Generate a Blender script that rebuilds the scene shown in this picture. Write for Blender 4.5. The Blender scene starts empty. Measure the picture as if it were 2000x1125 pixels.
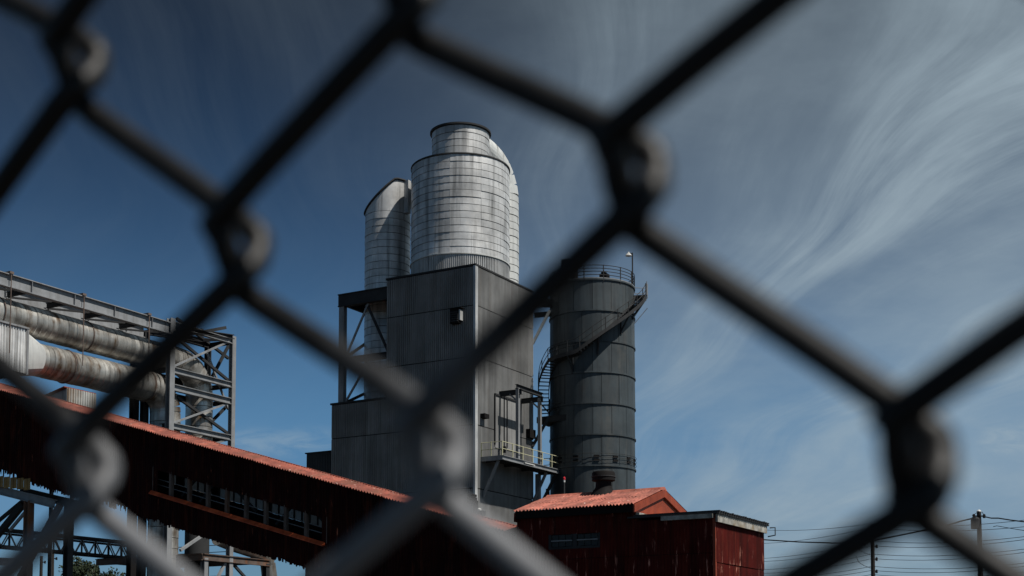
import bpy, math, random
from mathutils import Vector as V, Matrix
random.seed(7)
R = math.radians
sc = bpy.context.scene
col = sc.collection
# ------------------------------------------------------------------ camera
F = 2700.0; YAW = R(30.09); PIT = R(4.0); HOR = 1300.0
CP = V((0, 0, 1.6))
SH = math.tan(-PIT) - (562.5 - HOR) / F
cd = bpy.data.cameras.new('camera'); cam = bpy.data.objects.new('camera', cd); col.objects.link(cam)
cd.sensor_width = 36; cd.lens = F / 2000 * 36; cd.shift_y = SH * F / 2000
cam.location = CP; cam.rotation_euler = (R(90) + PIT, 0, YAW)
cd.clip_start = 0.01; cd.clip_end = 6000
cd.dof.use_dof = True; cd.dof.focus_distance = 100; cd.dof.aperture_fstop = 14
sc.camera = cam
# ------------------------------------------------------------------ sky and sun
SUN_AZ = R(1.5); SUN_EL = R(57)
w = bpy.data.worlds.new('World'); sc.world = w; w.use_nodes = True
def build_world():
    nt = w.node_tree; N = nt.nodes; L = nt.links; N.clear()
    def nd(t, **k):
        n = N.new(t)
        for a, b in k.items(): setattr(n, a, b)
        return n
    def math_(op, a, b=None, c=None):
        n = nd('ShaderNodeMath', operation=op)
        for i, s in enumerate((a, b, c)):
            if s is None: continue
            if isinstance(s, (int, float)): n.inputs[i].default_value = s
            else: L.new(s, n.inputs[i])
        return n.outputs[0]
    def mixc(f, a, b, mode='MIX'):
        n = nd('ShaderNodeMix', data_type='RGBA', blend_type=mode)
        for i, s in ((0, f), (6, a), (7, b)):
            if isinstance(s, (int, float)): n.inputs[i].default_value = s
            elif isinstance(s, tuple): n.inputs[i].default_value = s
            else: L.new(s, n.inputs[i])
        return n.outputs[2]
    out = nd('ShaderNodeOutputWorld'); bg = nd('ShaderNodeBackground'); bg.inputs[1].default_value = 0.05
    sky = nd('ShaderNodeTexSky', sky_type='NISHITA'); sky.sun_disc = False
    sky.sun_elevation = SUN_EL; sky.sun_rotation = R(90) - SUN_AZ
    sky.air_density = 1.0; sky.dust_density = 0.6; sky.ozone_density = 2.0; sky.altitude = 300
    tc = nd('ShaderNodeTexCoord'); sep = nd('ShaderNodeSeparateXYZ'); L.new(tc.outputs[0], sep.inputs[0])
    # deep sky, as through a polarising filter: darker and bluer away from the horizon
    rp = nd('ShaderNodeValToRGB'); rp.color_ramp.interpolation = 'B_SPLINE'; L.new(sep.outputs[2], rp.inputs[0])
    el = rp.color_ramp.elements; el[0].position = .06; el[0].color = (.27, .42, .58, 1); el[1].position = 1; el[1].color = (.02, .027, .038, 1)
    for ps, c_ in ((.12, (.29, .46, .63)), (.18, (.36, .60, .73)), (.26, (.20, .335, .43)), (.36, (.10, .16, .21)), (.46, (.036, .056, .077)), (.6, (.022, .031, .042))):
        e = el.new(ps); e.color = c_ + (1,)
    skyc = mixc(1.0, mixc(1.0, sky.outputs[0], rp.outputs[0], 'MULTIPLY'), (2, 2, 2, 1), 'MULTIPLY')
    z = math_('ADD', math_('MAXIMUM', sep.outputs[2], 0.0), 0.16)
    cx = math_('DIVIDE', sep.outputs[0], z); cy = math_('DIVIDE', sep.outputs[1], z)
    # cloud layer coordinates turned so that s runs across the view, t away from it
    cs, sn = math.cos(YAW), math.sin(YAW)
    s = math_('ADD', math_('MULTIPLY', cx, cs), math_('MULTIPLY', cy, sn))
    t = math_('ADD', math_('MULTIPLY', cx, -sn), math_('MULTIPLY', cy, cs))
    def vec(a, b, c=0.0):
        n = nd('ShaderNodeCombineXYZ'); L.new(a, n.inputs[0]); L.new(b, n.inputs[1]); n.inputs[2].default_value = c
        return n.outputs[0]
    def noise(v, scale, detail, rough, dist):
        n = nd('ShaderNodeTexNoise'); L.new(v, n.inputs['Vector']); n.inputs['Scale'].default_value = scale
        n.inputs['Detail'].default_value = detail; n.inputs['Roughness'].default_value = rough; n.inputs['Distortion'].default_value = dist
        return n.outputs[0]
    def ss(x, a, b):
        n = nd('ShaderNodeMapRange', interpolation_type='SMOOTHSTEP'); L.new(x, n.inputs[0])
        n.inputs[1].default_value = a; n.inputs[2].default_value = b
        return n.outputs[0]
    warp = noise(vec(s, t, 25.5), 0.55, 2, .5, 0)
    s2 = math_('ADD', s, math_('MULTIPLY', warp, 1.5)); t2 = math_('ADD', t, math_('MULTIPLY', warp, 1.0))
    a = R(110)                                 # streaks run away from the viewer to the right
    u1 = math_('ADD', math_('MULTIPLY', s2, math.cos(a)), math_('MULTIPLY', t2, math.sin(a)))
    v1 = math_('ADD', math_('MULTIPLY', s2, -math.sin(a)), math_('MULTIPLY', t2, math.cos(a)))
    fine = noise(vec(math_('MULTIPLY', u1, .45), math_('MULTIPLY', v1, 1.3), 43.3), 1.5, 7, .55, .2)
    fib = noise(vec(math_('MULTIPLY', u1, .6), math_('MULTIPLY', v1, 4.2), 6.1), 2.2, 9, .62, .15)      # fine fibres
    pat = noise(vec(s, t, 21.0), 1.9, 6, .6, .0)                                                        # soft clumps
    big = noise(vec(math_('MULTIPLY', u1, .4), v1, 80.4), .75, 3, .5, .3)
    bank = math_('MULTIPLY', ss(s, -0.42, 0.95), math_('SUBTRACT', 1.0, ss(s, 3.0, 7.0)))     # cirrus over the right side, ended out of view to cut ambient light
    ahead = math_('SUBTRACT', 1.0, math_('MULTIPLY', ss(math_('MULTIPLY', t, -1.0), -1.0, 2.0), .75))
    veil = math_('MULTIPLY', ss(big, .24, .62), .50)
    wisp = math_('MULTIPLY', math_('MULTIPLY', ss(fine, .38, .72), ss(fib, .25, .66)), 1.0)
    soft = math_('MULTIPLY', ss(pat, .38, .70), .32)
    dens = math_('ADD', math_('ADD', math_('ADD', veil, wisp), soft), .10)
    dens = math_('MULTIPLY', dens, math_('ADD', math_('MULTIPLY', math_('MULTIPLY', bank, ahead), .98), .035))
    zf = nd('ShaderNodeMapRange', interpolation_type='SMOOTHSTEP'); L.new(sep.outputs[2], zf.inputs[0])     # thinner towards the horizon, thicker overhead
    zf.inputs[1].default_value = .05; zf.inputs[2].default_value = .42; zf.inputs[3].default_value = .8; zf.inputs[4].default_value = 1.15
    dens = math_('MULTIPLY', dens, zf.outputs[0]); dens = math_('DIVIDE', dens, math_('ADD', 1.0, math_('MULTIPLY', dens, .32)))
    # two small flat cloudlets low over the horizon
    dz = nd('ShaderNodeMath', operation='MAXIMUM'); L.new(t, dz.inputs[0]); dz.inputs[1].default_value = .01
    az = math_('DIVIDE', s, dz.outputs[0]); ev = math_('DIVIDE', math_('DIVIDE', sep.outputs[2], z), dz.outputs[0])
    for a0, e0, wa, we, amp in ((-.172, .162, .062, .016, .34), (.375, .165, .05, .02, .30)):
        m1 = math_('SUBTRACT', 1.0, ss(math_('ABSOLUTE', math_('SUBTRACT', az, a0)), wa*.35, wa))
        m2 = math_('SUBTRACT', 1.0, ss(math_('ABSOLUTE', math_('SUBTRACT', ev, e0)), we*.1, we))
        nn = noise(vec(math_('MULTIPLY', az, 30.0), math_('MULTIPLY', ev, 95.0), 2.0), 1.0, 6, .62, .6)
        dens = math_('ADD', dens, math_('MULTIPLY', math_('MULTIPLY', m1, m2), math_('MULTIPLY', ss(nn, .30, .70), amp)))
    c = mixc(dens, skyc, (6.6, 8.3, 9.5, 1))
    L.new(c, bg.inputs[0]); L.new(bg.outputs[0], out.inputs[0])
build_world()
sd = bpy.data.lights.new('sun', 'SUN'); sun = bpy.data.objects.new('sun', sd); col.objects.link(sun)
sd.energy = 5.0; sd.angle = R(0.5); sd.color = (1, .955, .89)
SD = V((math.cos(SUN_EL) * math.cos(SUN_AZ), math.cos(SUN_EL) * math.sin(SUN_AZ), math.sin(SUN_EL)))
sun.rotation_euler = SD.to_track_quat('Z', 'Y').to_euler(); sun.location = (40, -5, 60)
sc.view_settings.view_transform = 'Standard'; sc.view_settings.look = 'None'
sc.view_settings.exposure = 0.0; sc.view_settings.gamma = 1.0
sc.render.engine = 'CYCLES'
# ------------------------------------------------------------------ pixel -> place
_fw = V((-math.sin(YAW) * math.cos(PIT), math.cos(YAW) * math.cos(PIT), math.sin(PIT)))
_rt = V((math.cos(YAW), math.sin(YAW), 0)); _up = _rt.cross(_fw)
def ray(px, py): return _fw + _rt * ((px - 1000) / F) + _up * ((562.5 - py) / F + SH)
def onX(px, py, X): d = ray(px, py); return CP + d * (X / d.x)
def onY(px, py, Y): d = ray(px, py); return CP + d * (Y / d.y)
def atD(px, py, D): return CP + ray(px, py) * D
# ------------------------------------------------------------------ mesh helpers
class MB:
    def __init__(s): s.v = []; s.f = []
    def add(s, vs, fs):
        o = len(s.v); s.v += [V(p) for p in vs]; s.f += [tuple(i + o for i in f) for f in fs]; return s
    def box(s, a, b):
        x0, x1 = sorted((a[0], b[0])); y0, y1 = sorted((a[1], b[1])); z0, z1 = sorted((a[2], b[2]))
        return s.add([(x0,y0,z0),(x1,y0,z0),(x1,y1,z0),(x0,y1,z0),(x0,y0,z1),(x1,y0,z1),(x1,y1,z1),(x0,y1,z1)],
                     [(3,2,1,0),(4,5,6,7),(0,1,5,4),(1,2,6,5),(2,3,7,6),(3,0,4,7)])
    def hexa(s, p):      # 8 free corners, bottom four then top four
        return s.add(p, [(3,2,1,0),(4,5,6,7),(0,1,5,4),(1,2,6,5),(2,3,7,6),(3,0,4,7)])
    def bar(s, p, q, wd, h, up=(0,0,1)):
        p, q = V(p), V(q); d = (q - p).normalized(); u = V(up)
        if abs(d.dot(u)) > .98: u = V((1,0,0))
        a = d.cross(u).normalized(); b = a.cross(d)
        a = a * (wd/2); b = b * (h/2)
        return s.hexa([p-a-b, p+a-b, q+a-b, q-a-b, p-a+b, p+a+b, q+a+b, q-a+b])
    def ibar(s, p, q, wd, h, t=None, up=(0,0,1)):
        p, q = V(p), V(q); d = (q - p).normalized(); u = V(up)
        if abs(d.dot(u)) > .98: u = V((1,0,0))
        a = d.cross(u).normalized(); b = a.cross(d); t = t or h * .07
        o = b * (h/2 - t/2)
        s.bar(p+o, q+o, wd, t, up); s.bar(p-o, q-o, wd, t, up); s.bar(p, q, t, h - 2*t, up)
        return s
    def tube(s, pts, r, n=8, cap=True, closed=False):
        pts = [V(p) for p in pts]; m = len(pts); rs = r if isinstance(r, (list, tuple)) else [r]*m
        o = len(s.v); prev = None
        for i, p in enumerate(pts):
            if closed: d = pts[(i+1) % m] - pts[i-1]
            else: d = pts[min(i+1, m-1)] - pts[max(i-1, 0)]
            d.normalize()
            if prev is None:
                a = d.orthogonal().normalized()
            else:
                a = prev - d * prev.dot(d); a.normalize()
            prev = a; b = d.cross(a)
            for k in range(n):
                t = 2*math.pi*k/n; s.v.append(p + (a*math.cos(t) + b*math.sin(t)) * rs[i])
        for i in range(m if closed else m-1):
            j = (i+1) % m
            for k in range(n):
                l = (k+1) % n; s.f.append((o+i*n+k, o+i*n+l, o+j*n+l, o+j*n+k))
        if cap and not closed:
            s.f.append(tuple(o+k for k in reversed(range(n)))); s.f.append(tuple(o+(m-1)*n+k for k in range(n)))
        return s
    def lathe(s, c, prof, n=48, cap=True):
        o = len(s.v); c = V(c)
        for (r, z) in prof:
            for k in range(n):
                t = 2*math.pi*k/n; s.v.append(c + V((r*math.cos(t), r*math.sin(t), z)))
        for i in range(len(prof)-1):
            for k in range(n):
                l = (k+1) % n; s.f.append((o+i*n+k, o+i*n+l, o+(i+1)*n+l, o+(i+1)*n+k))
        if cap:
            s.f.append(tuple(o+k for k in reversed(range(n)))); s.f.append(tuple(o+(len(prof)-1)*n+k for k in range(n)))
        return s
    def corr(s, p0, e1, n, pitch, e2, amp, nrm, prof='trap', jag=None):
        # ribbed sheet: n ribs of given pitch along e1 (unit), ribs running along vector e2
        p0, e1, e2, nrm = V(p0), V(e1), V(e2), V(nrm)
        st = [(0,0),(.38,0),(.5,1),(.88,1)] if prof == 'trap' else [(k/8, .5+.5*math.sin(2*math.pi*k/8)) for k in range(8)]
        pts = [((i+a)*pitch, h*amp) for i in range(n) for a, h in st] + [(n*pitch, st[0][1]*amp)]
        o = len(s.v)
        for (x, h) in pts:
            b = p0 + e1*x + nrm*h
            lo = V((0,0,0)) if jag is None else e2 * jag(x)
            s.v.append(b + lo); s.v.append(b + e2)
        for i in range(len(pts)-1): s.f.append((o+2*i, o+2*i+2, o+2*i+3, o+2*i+1))
        return s
    def build(s, name, mat, parent=None, smooth=False, loc=None):
        off = V((0,0,0))
        if parent is not None:
            r = parent
            while r is not None: off += r.location; r = r.parent
        lc = V(loc) if loc is not None else V((0,0,0))
        me = bpy.data.meshes.new(name); me.from_pydata([tuple(p - off - lc) for p in s.v], [], s.f); me.update()
        if mat: me.materials.append(mat)
        if smooth:
            for p in me.polygons: p.use_smooth = True
        o = bpy.data.objects.new(name, me); col.objects.link(o)
        o.parent = parent; o.location = lc
        return o
def autosmooth(o, ang=35):
    me = o.data; me.update()
    for p in me.polygons: p.use_smooth = True
    try: me.set_sharp_from_angle(angle=R(ang))
    except Exception: pass
    return o
def thing(name, label, cat, loc=(0,0,0), group=None):
    o = bpy.data.objects.new(name, None); col.objects.link(o); o.location = loc; o.empty_display_size = .5
    o['label'] = label; o['category'] = cat
    if group: o['group'] = group
    return o
def tag(o, label, cat, group=None):
    o['label'] = label; o['category'] = cat
    if group: o['group'] = group
    return o
def inst(name, me, parent, loc, rz=0, scale=None):
    o = bpy.data.objects.new(name, me); col.objects.link(o); o.parent = parent; o.location = loc; o.rotation_euler = (0,0,rz)
    if scale: o.scale = scale
    return o
# ------------------------------------------------------------------ materials
def mat(name, base, rough=.7, metal=0.0, var=.12, noise=.25, nscale=.8, streak=None, fleck=None, dirt=None, bump=0.0, spec=.3, rust=None, randobj=.12):
    """base colour with grain; streak=(colour, amount) vertical runs; fleck=(colour, cover) peeled spots; rust=(colour, amount, axis scale)"""
    m = bpy.data.materials.new(name); m.use_nodes = True; nt = m.node_tree; N = nt.nodes; L = nt.links
    p = N['Principled BSDF']; p.inputs['Roughness'].default_value = rough; p.inputs['Metallic'].default_value = metal
    p.inputs['Specular IOR Level'].default_value = spec
    geo = N.new('ShaderNodeNewGeometry')
    def noi(scale, vec=(1,1,1), detail=5, rg=.6, off=0.0, dist=0.0):
        mp = N.new('ShaderNodeMapping'); L.new(geo.outputs['Position'], mp.inputs[0]); mp.inputs[3].default_value = vec; mp.inputs[1].default_value = (off, off*.7, off*.3)
        n = N.new('ShaderNodeTexNoise'); L.new(mp.outputs[0], n.inputs['Vector']); n.inputs['Scale'].default_value = scale
        n.inputs['Detail'].default_value = detail; n.inputs['Roughness'].default_value = rg; n.inputs['Distortion'].default_value = dist
        return n.outputs[0]
    def rng(x, a, b, c=0.0, d=1.0):
        n = N.new('ShaderNodeMapRange'); n.inputs[1].default_value = a; n.inputs[2].default_value = b; n.inputs[3].default_value = c; n.inputs[4].default_value = d
        L.new(x, n.inputs[0]); return n.outputs[0]
    def mix(f, a, b, mode='MIX'):
        n = N.new('ShaderNodeMix'); n.data_type = 'RGBA'; n.blend_type = mode
        for i, x in ((0, f), (6, a), (7, b)):
            if isinstance(x, (int, float)): n.inputs[i].default_value = x
            elif isinstance(x, tuple): n.inputs[i].default_value = tuple(x) + ((1,) if len(x) == 3 else ())
            else: L.new(x, n.inputs[i])
        return n.outputs[2]
    def mul(a, b):
        n = N.new('ShaderNodeMath'); n.operation = 'MULTIPLY'
        for i, x in enumerate((a, b)):
            if isinstance(x, (int, float)): n.inputs[i].default_value = x
            else: L.new(x, n.inputs[i])
        return n.outputs[0]
    c = base
    f = rng(noi(nscale, detail=7), .3, .72, 1-noise, 1+noise)
    cc = N.new('ShaderNodeCombineColor')
    for i in range(3): L.new(f, cc.inputs[i])
    c = mix(1.0, c, cc.outputs[0], 'MULTIPLY')
    if randobj:
        oi = N.new('ShaderNodeObjectInfo'); f = rng(oi.outputs['Random'], 0, 1, 1-randobj, 1+randobj)
        cc = N.new('ShaderNodeCombineColor')
        for i in range(3): L.new(f, cc.inputs[i])
        c = mix(1.0, c, cc.outputs[0], 'MULTIPLY')
    if streak:
        k = rng(noi(1.0, (2.6, 2.6, .16), 6, .6, 5.0), .48, .72, 0, streak[1]); c = mix(k, c, streak[0])
    if rust:
        k = rng(noi(1.0, rust[2], 4, .55, 9.0), .52, .66, 0, rust[1]); k = mul(k, rng(noi(1.3, off=2.0), .3, .6)); c = mix(k, c, rust[0])
    if fleck:
        a = rng(noi(1.0, (4.2, 4.2, .55), 8, .72, 3.3), 1-fleck[1], 1-fleck[1]+.05); b = rng(noi(.6, off=4.4, detail=3), .46, .62)
        c = mix(mul(a, b), c, fleck[0])
    L.new(c, p.inputs['Base Color'])
    r = rng(noi(nscale*2, off=7.7), .3, .7, max(.05, rough-.12), min(1, rough+.12)); L.new(r, p.inputs['Roughness'])
    if bump:
        b = N.new('ShaderNodeBump'); b.inputs['Strength'].default_value = bump; b.inputs['Distance'].default_value = .03
        L.new(noi(nscale*2.2, off=1.1, detail=4), b.inputs['Height']); L.new(b.outputs[0], p.inputs['Normal'])
    return m
M = {}
M['galv'] = mat('galvanised_plate', (.56,.56,.55), .45, .32, noise=.36, nscale=.4, streak=((.15,.15,.145), .85), bump=.5, randobj=.12)
M['galv_pale'] = mat('pale_duct_metal', (.58,.59,.57), .5, .2, noise=.12, nscale=.7, streak=((.25,.25,.25), .4), randobj=.08)
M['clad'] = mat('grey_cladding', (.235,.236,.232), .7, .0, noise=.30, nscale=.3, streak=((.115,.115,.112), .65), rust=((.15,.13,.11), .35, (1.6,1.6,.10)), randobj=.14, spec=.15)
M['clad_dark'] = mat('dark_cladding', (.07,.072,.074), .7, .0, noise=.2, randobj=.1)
M['core'] = mat('inner_wall', (.014,.012,.012), .95, 0, spec=.05, noise=.1, randobj=0)
M['joint'] = mat('dark_joint', (.045,.046,.047), .9, 0, noise=.1, randobj=0)
M['silo'] = mat('silo_paint', (.048,.060,.066), .55, .05, noise=.26, nscale=.5, streak=((.024,.028,.031), .85), rust=((.10,.095,.085), .45, (1.2,1.2,.18)), fleck=((.30,.31,.32), .30), bump=.2, randobj=.16)
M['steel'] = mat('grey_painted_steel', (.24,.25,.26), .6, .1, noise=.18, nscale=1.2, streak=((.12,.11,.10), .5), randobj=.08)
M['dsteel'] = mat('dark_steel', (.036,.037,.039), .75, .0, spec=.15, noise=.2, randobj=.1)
M['rsteel'] = mat('rusty_steel', (.13,.10,.085), .8, .1, noise=.35, nscale=1.5, rust=((.19,.075,.03), .8, (1,1,.4)), randobj=.1)
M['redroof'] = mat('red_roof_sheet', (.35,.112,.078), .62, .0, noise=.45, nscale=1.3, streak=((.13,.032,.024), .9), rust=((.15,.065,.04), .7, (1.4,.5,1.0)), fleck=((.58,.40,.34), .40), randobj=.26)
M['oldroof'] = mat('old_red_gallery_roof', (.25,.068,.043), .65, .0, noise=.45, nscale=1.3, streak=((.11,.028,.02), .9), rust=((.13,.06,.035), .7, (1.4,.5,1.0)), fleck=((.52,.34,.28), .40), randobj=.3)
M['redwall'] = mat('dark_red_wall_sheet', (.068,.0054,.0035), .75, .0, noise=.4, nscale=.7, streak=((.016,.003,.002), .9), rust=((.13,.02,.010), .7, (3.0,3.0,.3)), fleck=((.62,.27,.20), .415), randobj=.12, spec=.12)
M['shadesheet'] = mat('shade_dark_gallery_sheet', (.021,.0034,.0024), .8, .0, noise=.45, nscale=.7, streak=((.008,.002,.0016), .9), rust=((.10,.022,.010), .6, (3.0,3.0,.3)), fleck=((.50,.16,.09), .38), randobj=.25, spec=.1)  # darker copy of the red wall sheet, the front's shade put into its colour
M['redtrim'] = mat('orange_red_trim', (.26,.048,.02), .6, .0, noise=.3, nscale=1.5, streak=((.15,.03,.015), .6), randobj=.1)
M['redledge'] = mat('bright_red_ledge', (.55,.095,.03), .55, .0, noise=.4, nscale=1.5, streak=((.25,.03,.012), .8), randobj=.15)
M['rustsheet'] = mat('rust_streaked_sheet', (.40,.40,.38), .65, .1, noise=.2, rust=((.20,.105,.035), 1.0, (.9,.9,.05)), randobj=.2)
M['pipe'] = mat('duct_cladding', (.44,.425,.39), .42, .65, noise=.4, nscale=.9, streak=((.15,.13,.11), .7), rust=((.13,.075,.035), 1.0, (.05,1.3,.3)), randobj=.3)
M['yellow'] = mat('pale_yellow_rail', (.52,.50,.33), .6, 0, noise=.2, randobj=.05)
M['ochre'] = mat('ochre_sheet', (.34,.215,.075), .7, 0, noise=.35, streak=((.12,.06,.025), .8), randobj=.15)
M['white'] = mat('pale_flashing', (.33,.32,.29), .7, 0, noise=.5, nscale=2.5, rust=((.20,.13,.05), .9, (1,1,1)), randobj=0)
M['black'] = mat('black_paint', (.012,.011,.011), .8, 0, spec=.1, noise=.2, randobj=0)
M['ground'] = mat('gravel_ground', (.028,.026,.024), .95, 0, noise=.4, nscale=.5, bump=.5, randobj=0)
M['wood'] = mat('tarred_wood', (.026,.022,.019), .85, 0, noise=.3, nscale=2, streak=((.02,.018,.016), .6), randobj=.1)
M['wire'] = mat('cable', (.02,.02,.022), .7, 0, noise=.1, randobj=0)
M['leaf'] = mat('leaves', (.022,.034,.014), .7, 0, noise=.5, nscale=2, randobj=0)
M['bark'] = mat('bark', (.06,.05,.04), .9, 0, noise=.3, randobj=0)
M['fence_rail'] = mat('galvanised_rail', (.2,.2,.21), .5, .3, noise=.2, nscale=8, randobj=0)
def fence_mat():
    # black coated wire; painted paler at the lower left, standing in for sunlit wire
    m = mat('black_wire_painted_light', (.008,.008,.0085), .5, .0, noise=.3, nscale=90, spec=.28, randobj=0)
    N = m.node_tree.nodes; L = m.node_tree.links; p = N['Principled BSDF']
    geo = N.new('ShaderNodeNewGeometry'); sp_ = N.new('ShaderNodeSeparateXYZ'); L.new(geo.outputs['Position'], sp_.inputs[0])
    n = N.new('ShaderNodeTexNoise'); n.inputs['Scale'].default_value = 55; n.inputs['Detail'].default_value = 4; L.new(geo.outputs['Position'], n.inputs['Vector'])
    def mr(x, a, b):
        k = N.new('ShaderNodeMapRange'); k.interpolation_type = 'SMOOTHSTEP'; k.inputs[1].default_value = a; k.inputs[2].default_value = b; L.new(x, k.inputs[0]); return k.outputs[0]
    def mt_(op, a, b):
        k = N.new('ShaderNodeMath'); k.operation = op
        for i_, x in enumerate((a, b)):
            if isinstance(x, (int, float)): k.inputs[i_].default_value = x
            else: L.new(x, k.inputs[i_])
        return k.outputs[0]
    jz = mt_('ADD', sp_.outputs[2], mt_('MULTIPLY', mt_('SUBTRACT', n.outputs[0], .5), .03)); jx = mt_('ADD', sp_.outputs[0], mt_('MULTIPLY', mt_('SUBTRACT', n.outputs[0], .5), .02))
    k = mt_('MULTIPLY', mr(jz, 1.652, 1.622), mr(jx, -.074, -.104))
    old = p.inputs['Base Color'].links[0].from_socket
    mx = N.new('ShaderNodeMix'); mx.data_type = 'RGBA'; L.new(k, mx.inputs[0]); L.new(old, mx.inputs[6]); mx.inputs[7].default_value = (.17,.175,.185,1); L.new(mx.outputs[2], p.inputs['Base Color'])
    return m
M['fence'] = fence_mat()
M['lampwhite'] = mat('lamp_enamel', (.6,.6,.58), .5, 0, noise=.1, randobj=0)
M['redlamp'] = mat('red_lens', (.5,.02,.03), .3, 0, noise=.1, randobj=0)
def glass_mat():
    m = bpy.data.materials.new('dirty_glass'); m.use_nodes = True; nt = m.node_tree; N = nt.nodes; L = nt.links; N.clear()
    o = N.new('ShaderNodeOutputMaterial'); mx = N.new('ShaderNodeMixShader'); mx2 = N.new('ShaderNodeMixShader')
    tr = N.new('ShaderNodeBsdfTranslucent'); tp = N.new('ShaderNodeBsdfTransparent'); gl = N.new('ShaderNodeBsdfPrincipled')
    tr.inputs[0].default_value = (.36,.38,.39,1); tp.inputs[0].default_value = (.40,.42,.43,1)
    gl.inputs['Base Color'].default_value = (.12,.12,.12,1); gl.inputs['Roughness'].default_value = .3
    geo = N.new('ShaderNodeNewGeometry'); n = N.new('ShaderNodeTexNoise'); n.inputs['Scale'].default_value = 2.2; n.inputs['Detail'].default_value = 6
    L.new(geo.outputs['Position'], n.inputs['Vector']); r = N.new('ShaderNodeMapRange'); r.inputs[1].default_value = .3; r.inputs[2].default_value = .7; r.inputs[3].default_value = .1; r.inputs[4].default_value = .45
    L.new(n.outputs[0], r.inputs[0]); L.new(r.outputs[0], mx.inputs[0]); L.new(tr.outputs[0], mx.inputs[1]); L.new(tp.outputs[0], mx.inputs[2])
    mx2.inputs[0].default_value = .25; L.new(mx.outputs[0], mx2.inputs[1]); L.new(gl.outputs[0], mx2.inputs[2]); L.new(mx2.outputs[0], o.inputs[0])
    return m
M['glass'] = glass_mat()
# ------------------------------------------------------------------ ground
g = MB().add([(-2500,-2500,0),(2500,-2500,0),(2500,2500,0),(-2500,2500,0)], [(0,1,2,3)]).build('ground', M['ground']); g['kind'] = 'structure'
# ------------------------------------------------------------------ plated cylinders
def plates(parent, c, z0, z1, nc, Rr, npl, m, off=0.0, stag=0.0, gap=.045, skip_back=False, name='plate', vgap=.03, camdir=None):
    h = (z1 - z0) / nc; da = 2*math.pi/npl; ns = max(4, int(round(48/npl)))
    def mesh(Rb):
        mb = MB(); g = vgap/Rr/2; a0, a1 = g, da-g; vs = []
        for i in range(ns+1):
            t = a0 + (a1-a0)*i/ns; cs, sn = math.cos(t), math.sin(t)
            vs += [(cs*(Rb+.018), sn*(Rb+.018), 0), (cs*Rb, sn*Rb, h-gap), (cs*(Rb-.04), sn*(Rb-.04), 0), (cs*(Rb-.04), sn*(Rb-.04), h-gap)]
        fs = []
        for i in range(ns):
            a = 4*i; b = a+4
            fs += [(a, b, b+1, a+1), (a+1, b+1, b+3, a+3), (b, a, a+2, b+2)]
        fs += [(0,1,3,2), (4*ns+1, 4*ns, 4*ns+2, 4*ns+3)]
        mb.add(vs, fs); me = bpy.data.meshes.new(name); me.from_pydata([tuple(v) for v in mb.v], [], mb.f); me.materials.append(m)
        for p in me.polygons: p.use_smooth = True
        try: me.set_sharp_from_angle(angle=R(35))
        except Exception: pass
        return me
    mes = [mesh(Rr), mesh(Rr + .012), mesh(Rr - .010)]
    base = V((0,0,0)); r = parent
    while r is not None: base += r.location; r = r.parent
    for k in range(nc):
        for j in range(npl):
            inst(name, random.choice(mes), parent, V((c[0], c[1], z0 + k*h)) - base, off + j*da + (stag*da if k % 2 else 0) )
CY = math.atan2(-.865, .5)           # direction from the plant towards the camera
# ================================================================== grey process tower
C0 = atD(928, 518, 107); X0, Y0, ZT = C0
XL = onY(756, 549, Y0).x; XA = onY(648, 790, Y0).x; YB = onX(1040, 590, X0).y
ZA = onY(648, 791, Y0).z
tower = thing('process_tower', 'tall grey corrugated process tower carrying riveted metal cylinders, behind the red roofs', 'tower', (X0, Y0, 0))
MB().box((XL, Y0+.06, 0), (X0-.06, YB, ZT-.02)).build('wall', M['core'], tower)
seams = [0] + sorted([onY(928, y, Y0).z for y in (1075, 952, 828, 694.7, 594.7)]) + [ZT]
def sheet_wall(parent, p0, e1, width, z0, z1, nrm, m, pitch=.19, ribs=5, amp=.075, name='cladding_sheet', lap=.05, prof='trap', inset=0):
    e1 = V(e1); nrm = V(nrm); n = max(1, round(width/(pitch*ribs))); pt = width/(n*ribs)
    me = None; base = V((0,0,0)); r = parent
    while r is not None: base += r.location; r = r.parent
    for k in range(n):
        if me is None:
            mb = MB().corr((0,0,0), e1, ribs, pt, (0,0,z1-z0-lap), amp, nrm, prof)
            me = bpy.data.meshes.new(name); me.from_pydata([tuple(v) for v in mb.v], [], mb.f); me.materials.append(m)
        o = inst(name, me, parent, V(p0) + e1*(k*ribs*pt) + V((0,0,z0)) - base + nrm*random.uniform(0,.012))
for a, b in zip(seams[:-1], seams[1:]):
    if a < 5: continue
    sheet_wall(tower, (XL, Y0, 0), (1,0,0), X0-XL, a, b, (0,-1,0), M['clad'], lap=.07)
    sheet_wall(tower, (X0, Y0, 0), (0,1,0), YB-Y0, a, b, (1,0,0), M['clad'], lap=.07)
MB().box((X0-.12, Y0-.09, 0), (X0+.09, Y0-.06, ZT)).box((X0+.06, Y0-.06, 0), (X0+.09, Y0+.28, ZT)).build('corner_trim', M['galv'], tower)
MB().box((XL-.05, Y0-.12, ZT-.02), (X0+.12, Y0+.1, ZT+.12)).box((X0-.1, Y0+.1, ZT-.02), (X0+.12, YB, ZT+.12)).box((XL-.05, Y0+.1, ZT), (X0-.1, YB, ZT+.06)).build('roof_edge', M['dsteel'], tower)
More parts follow.
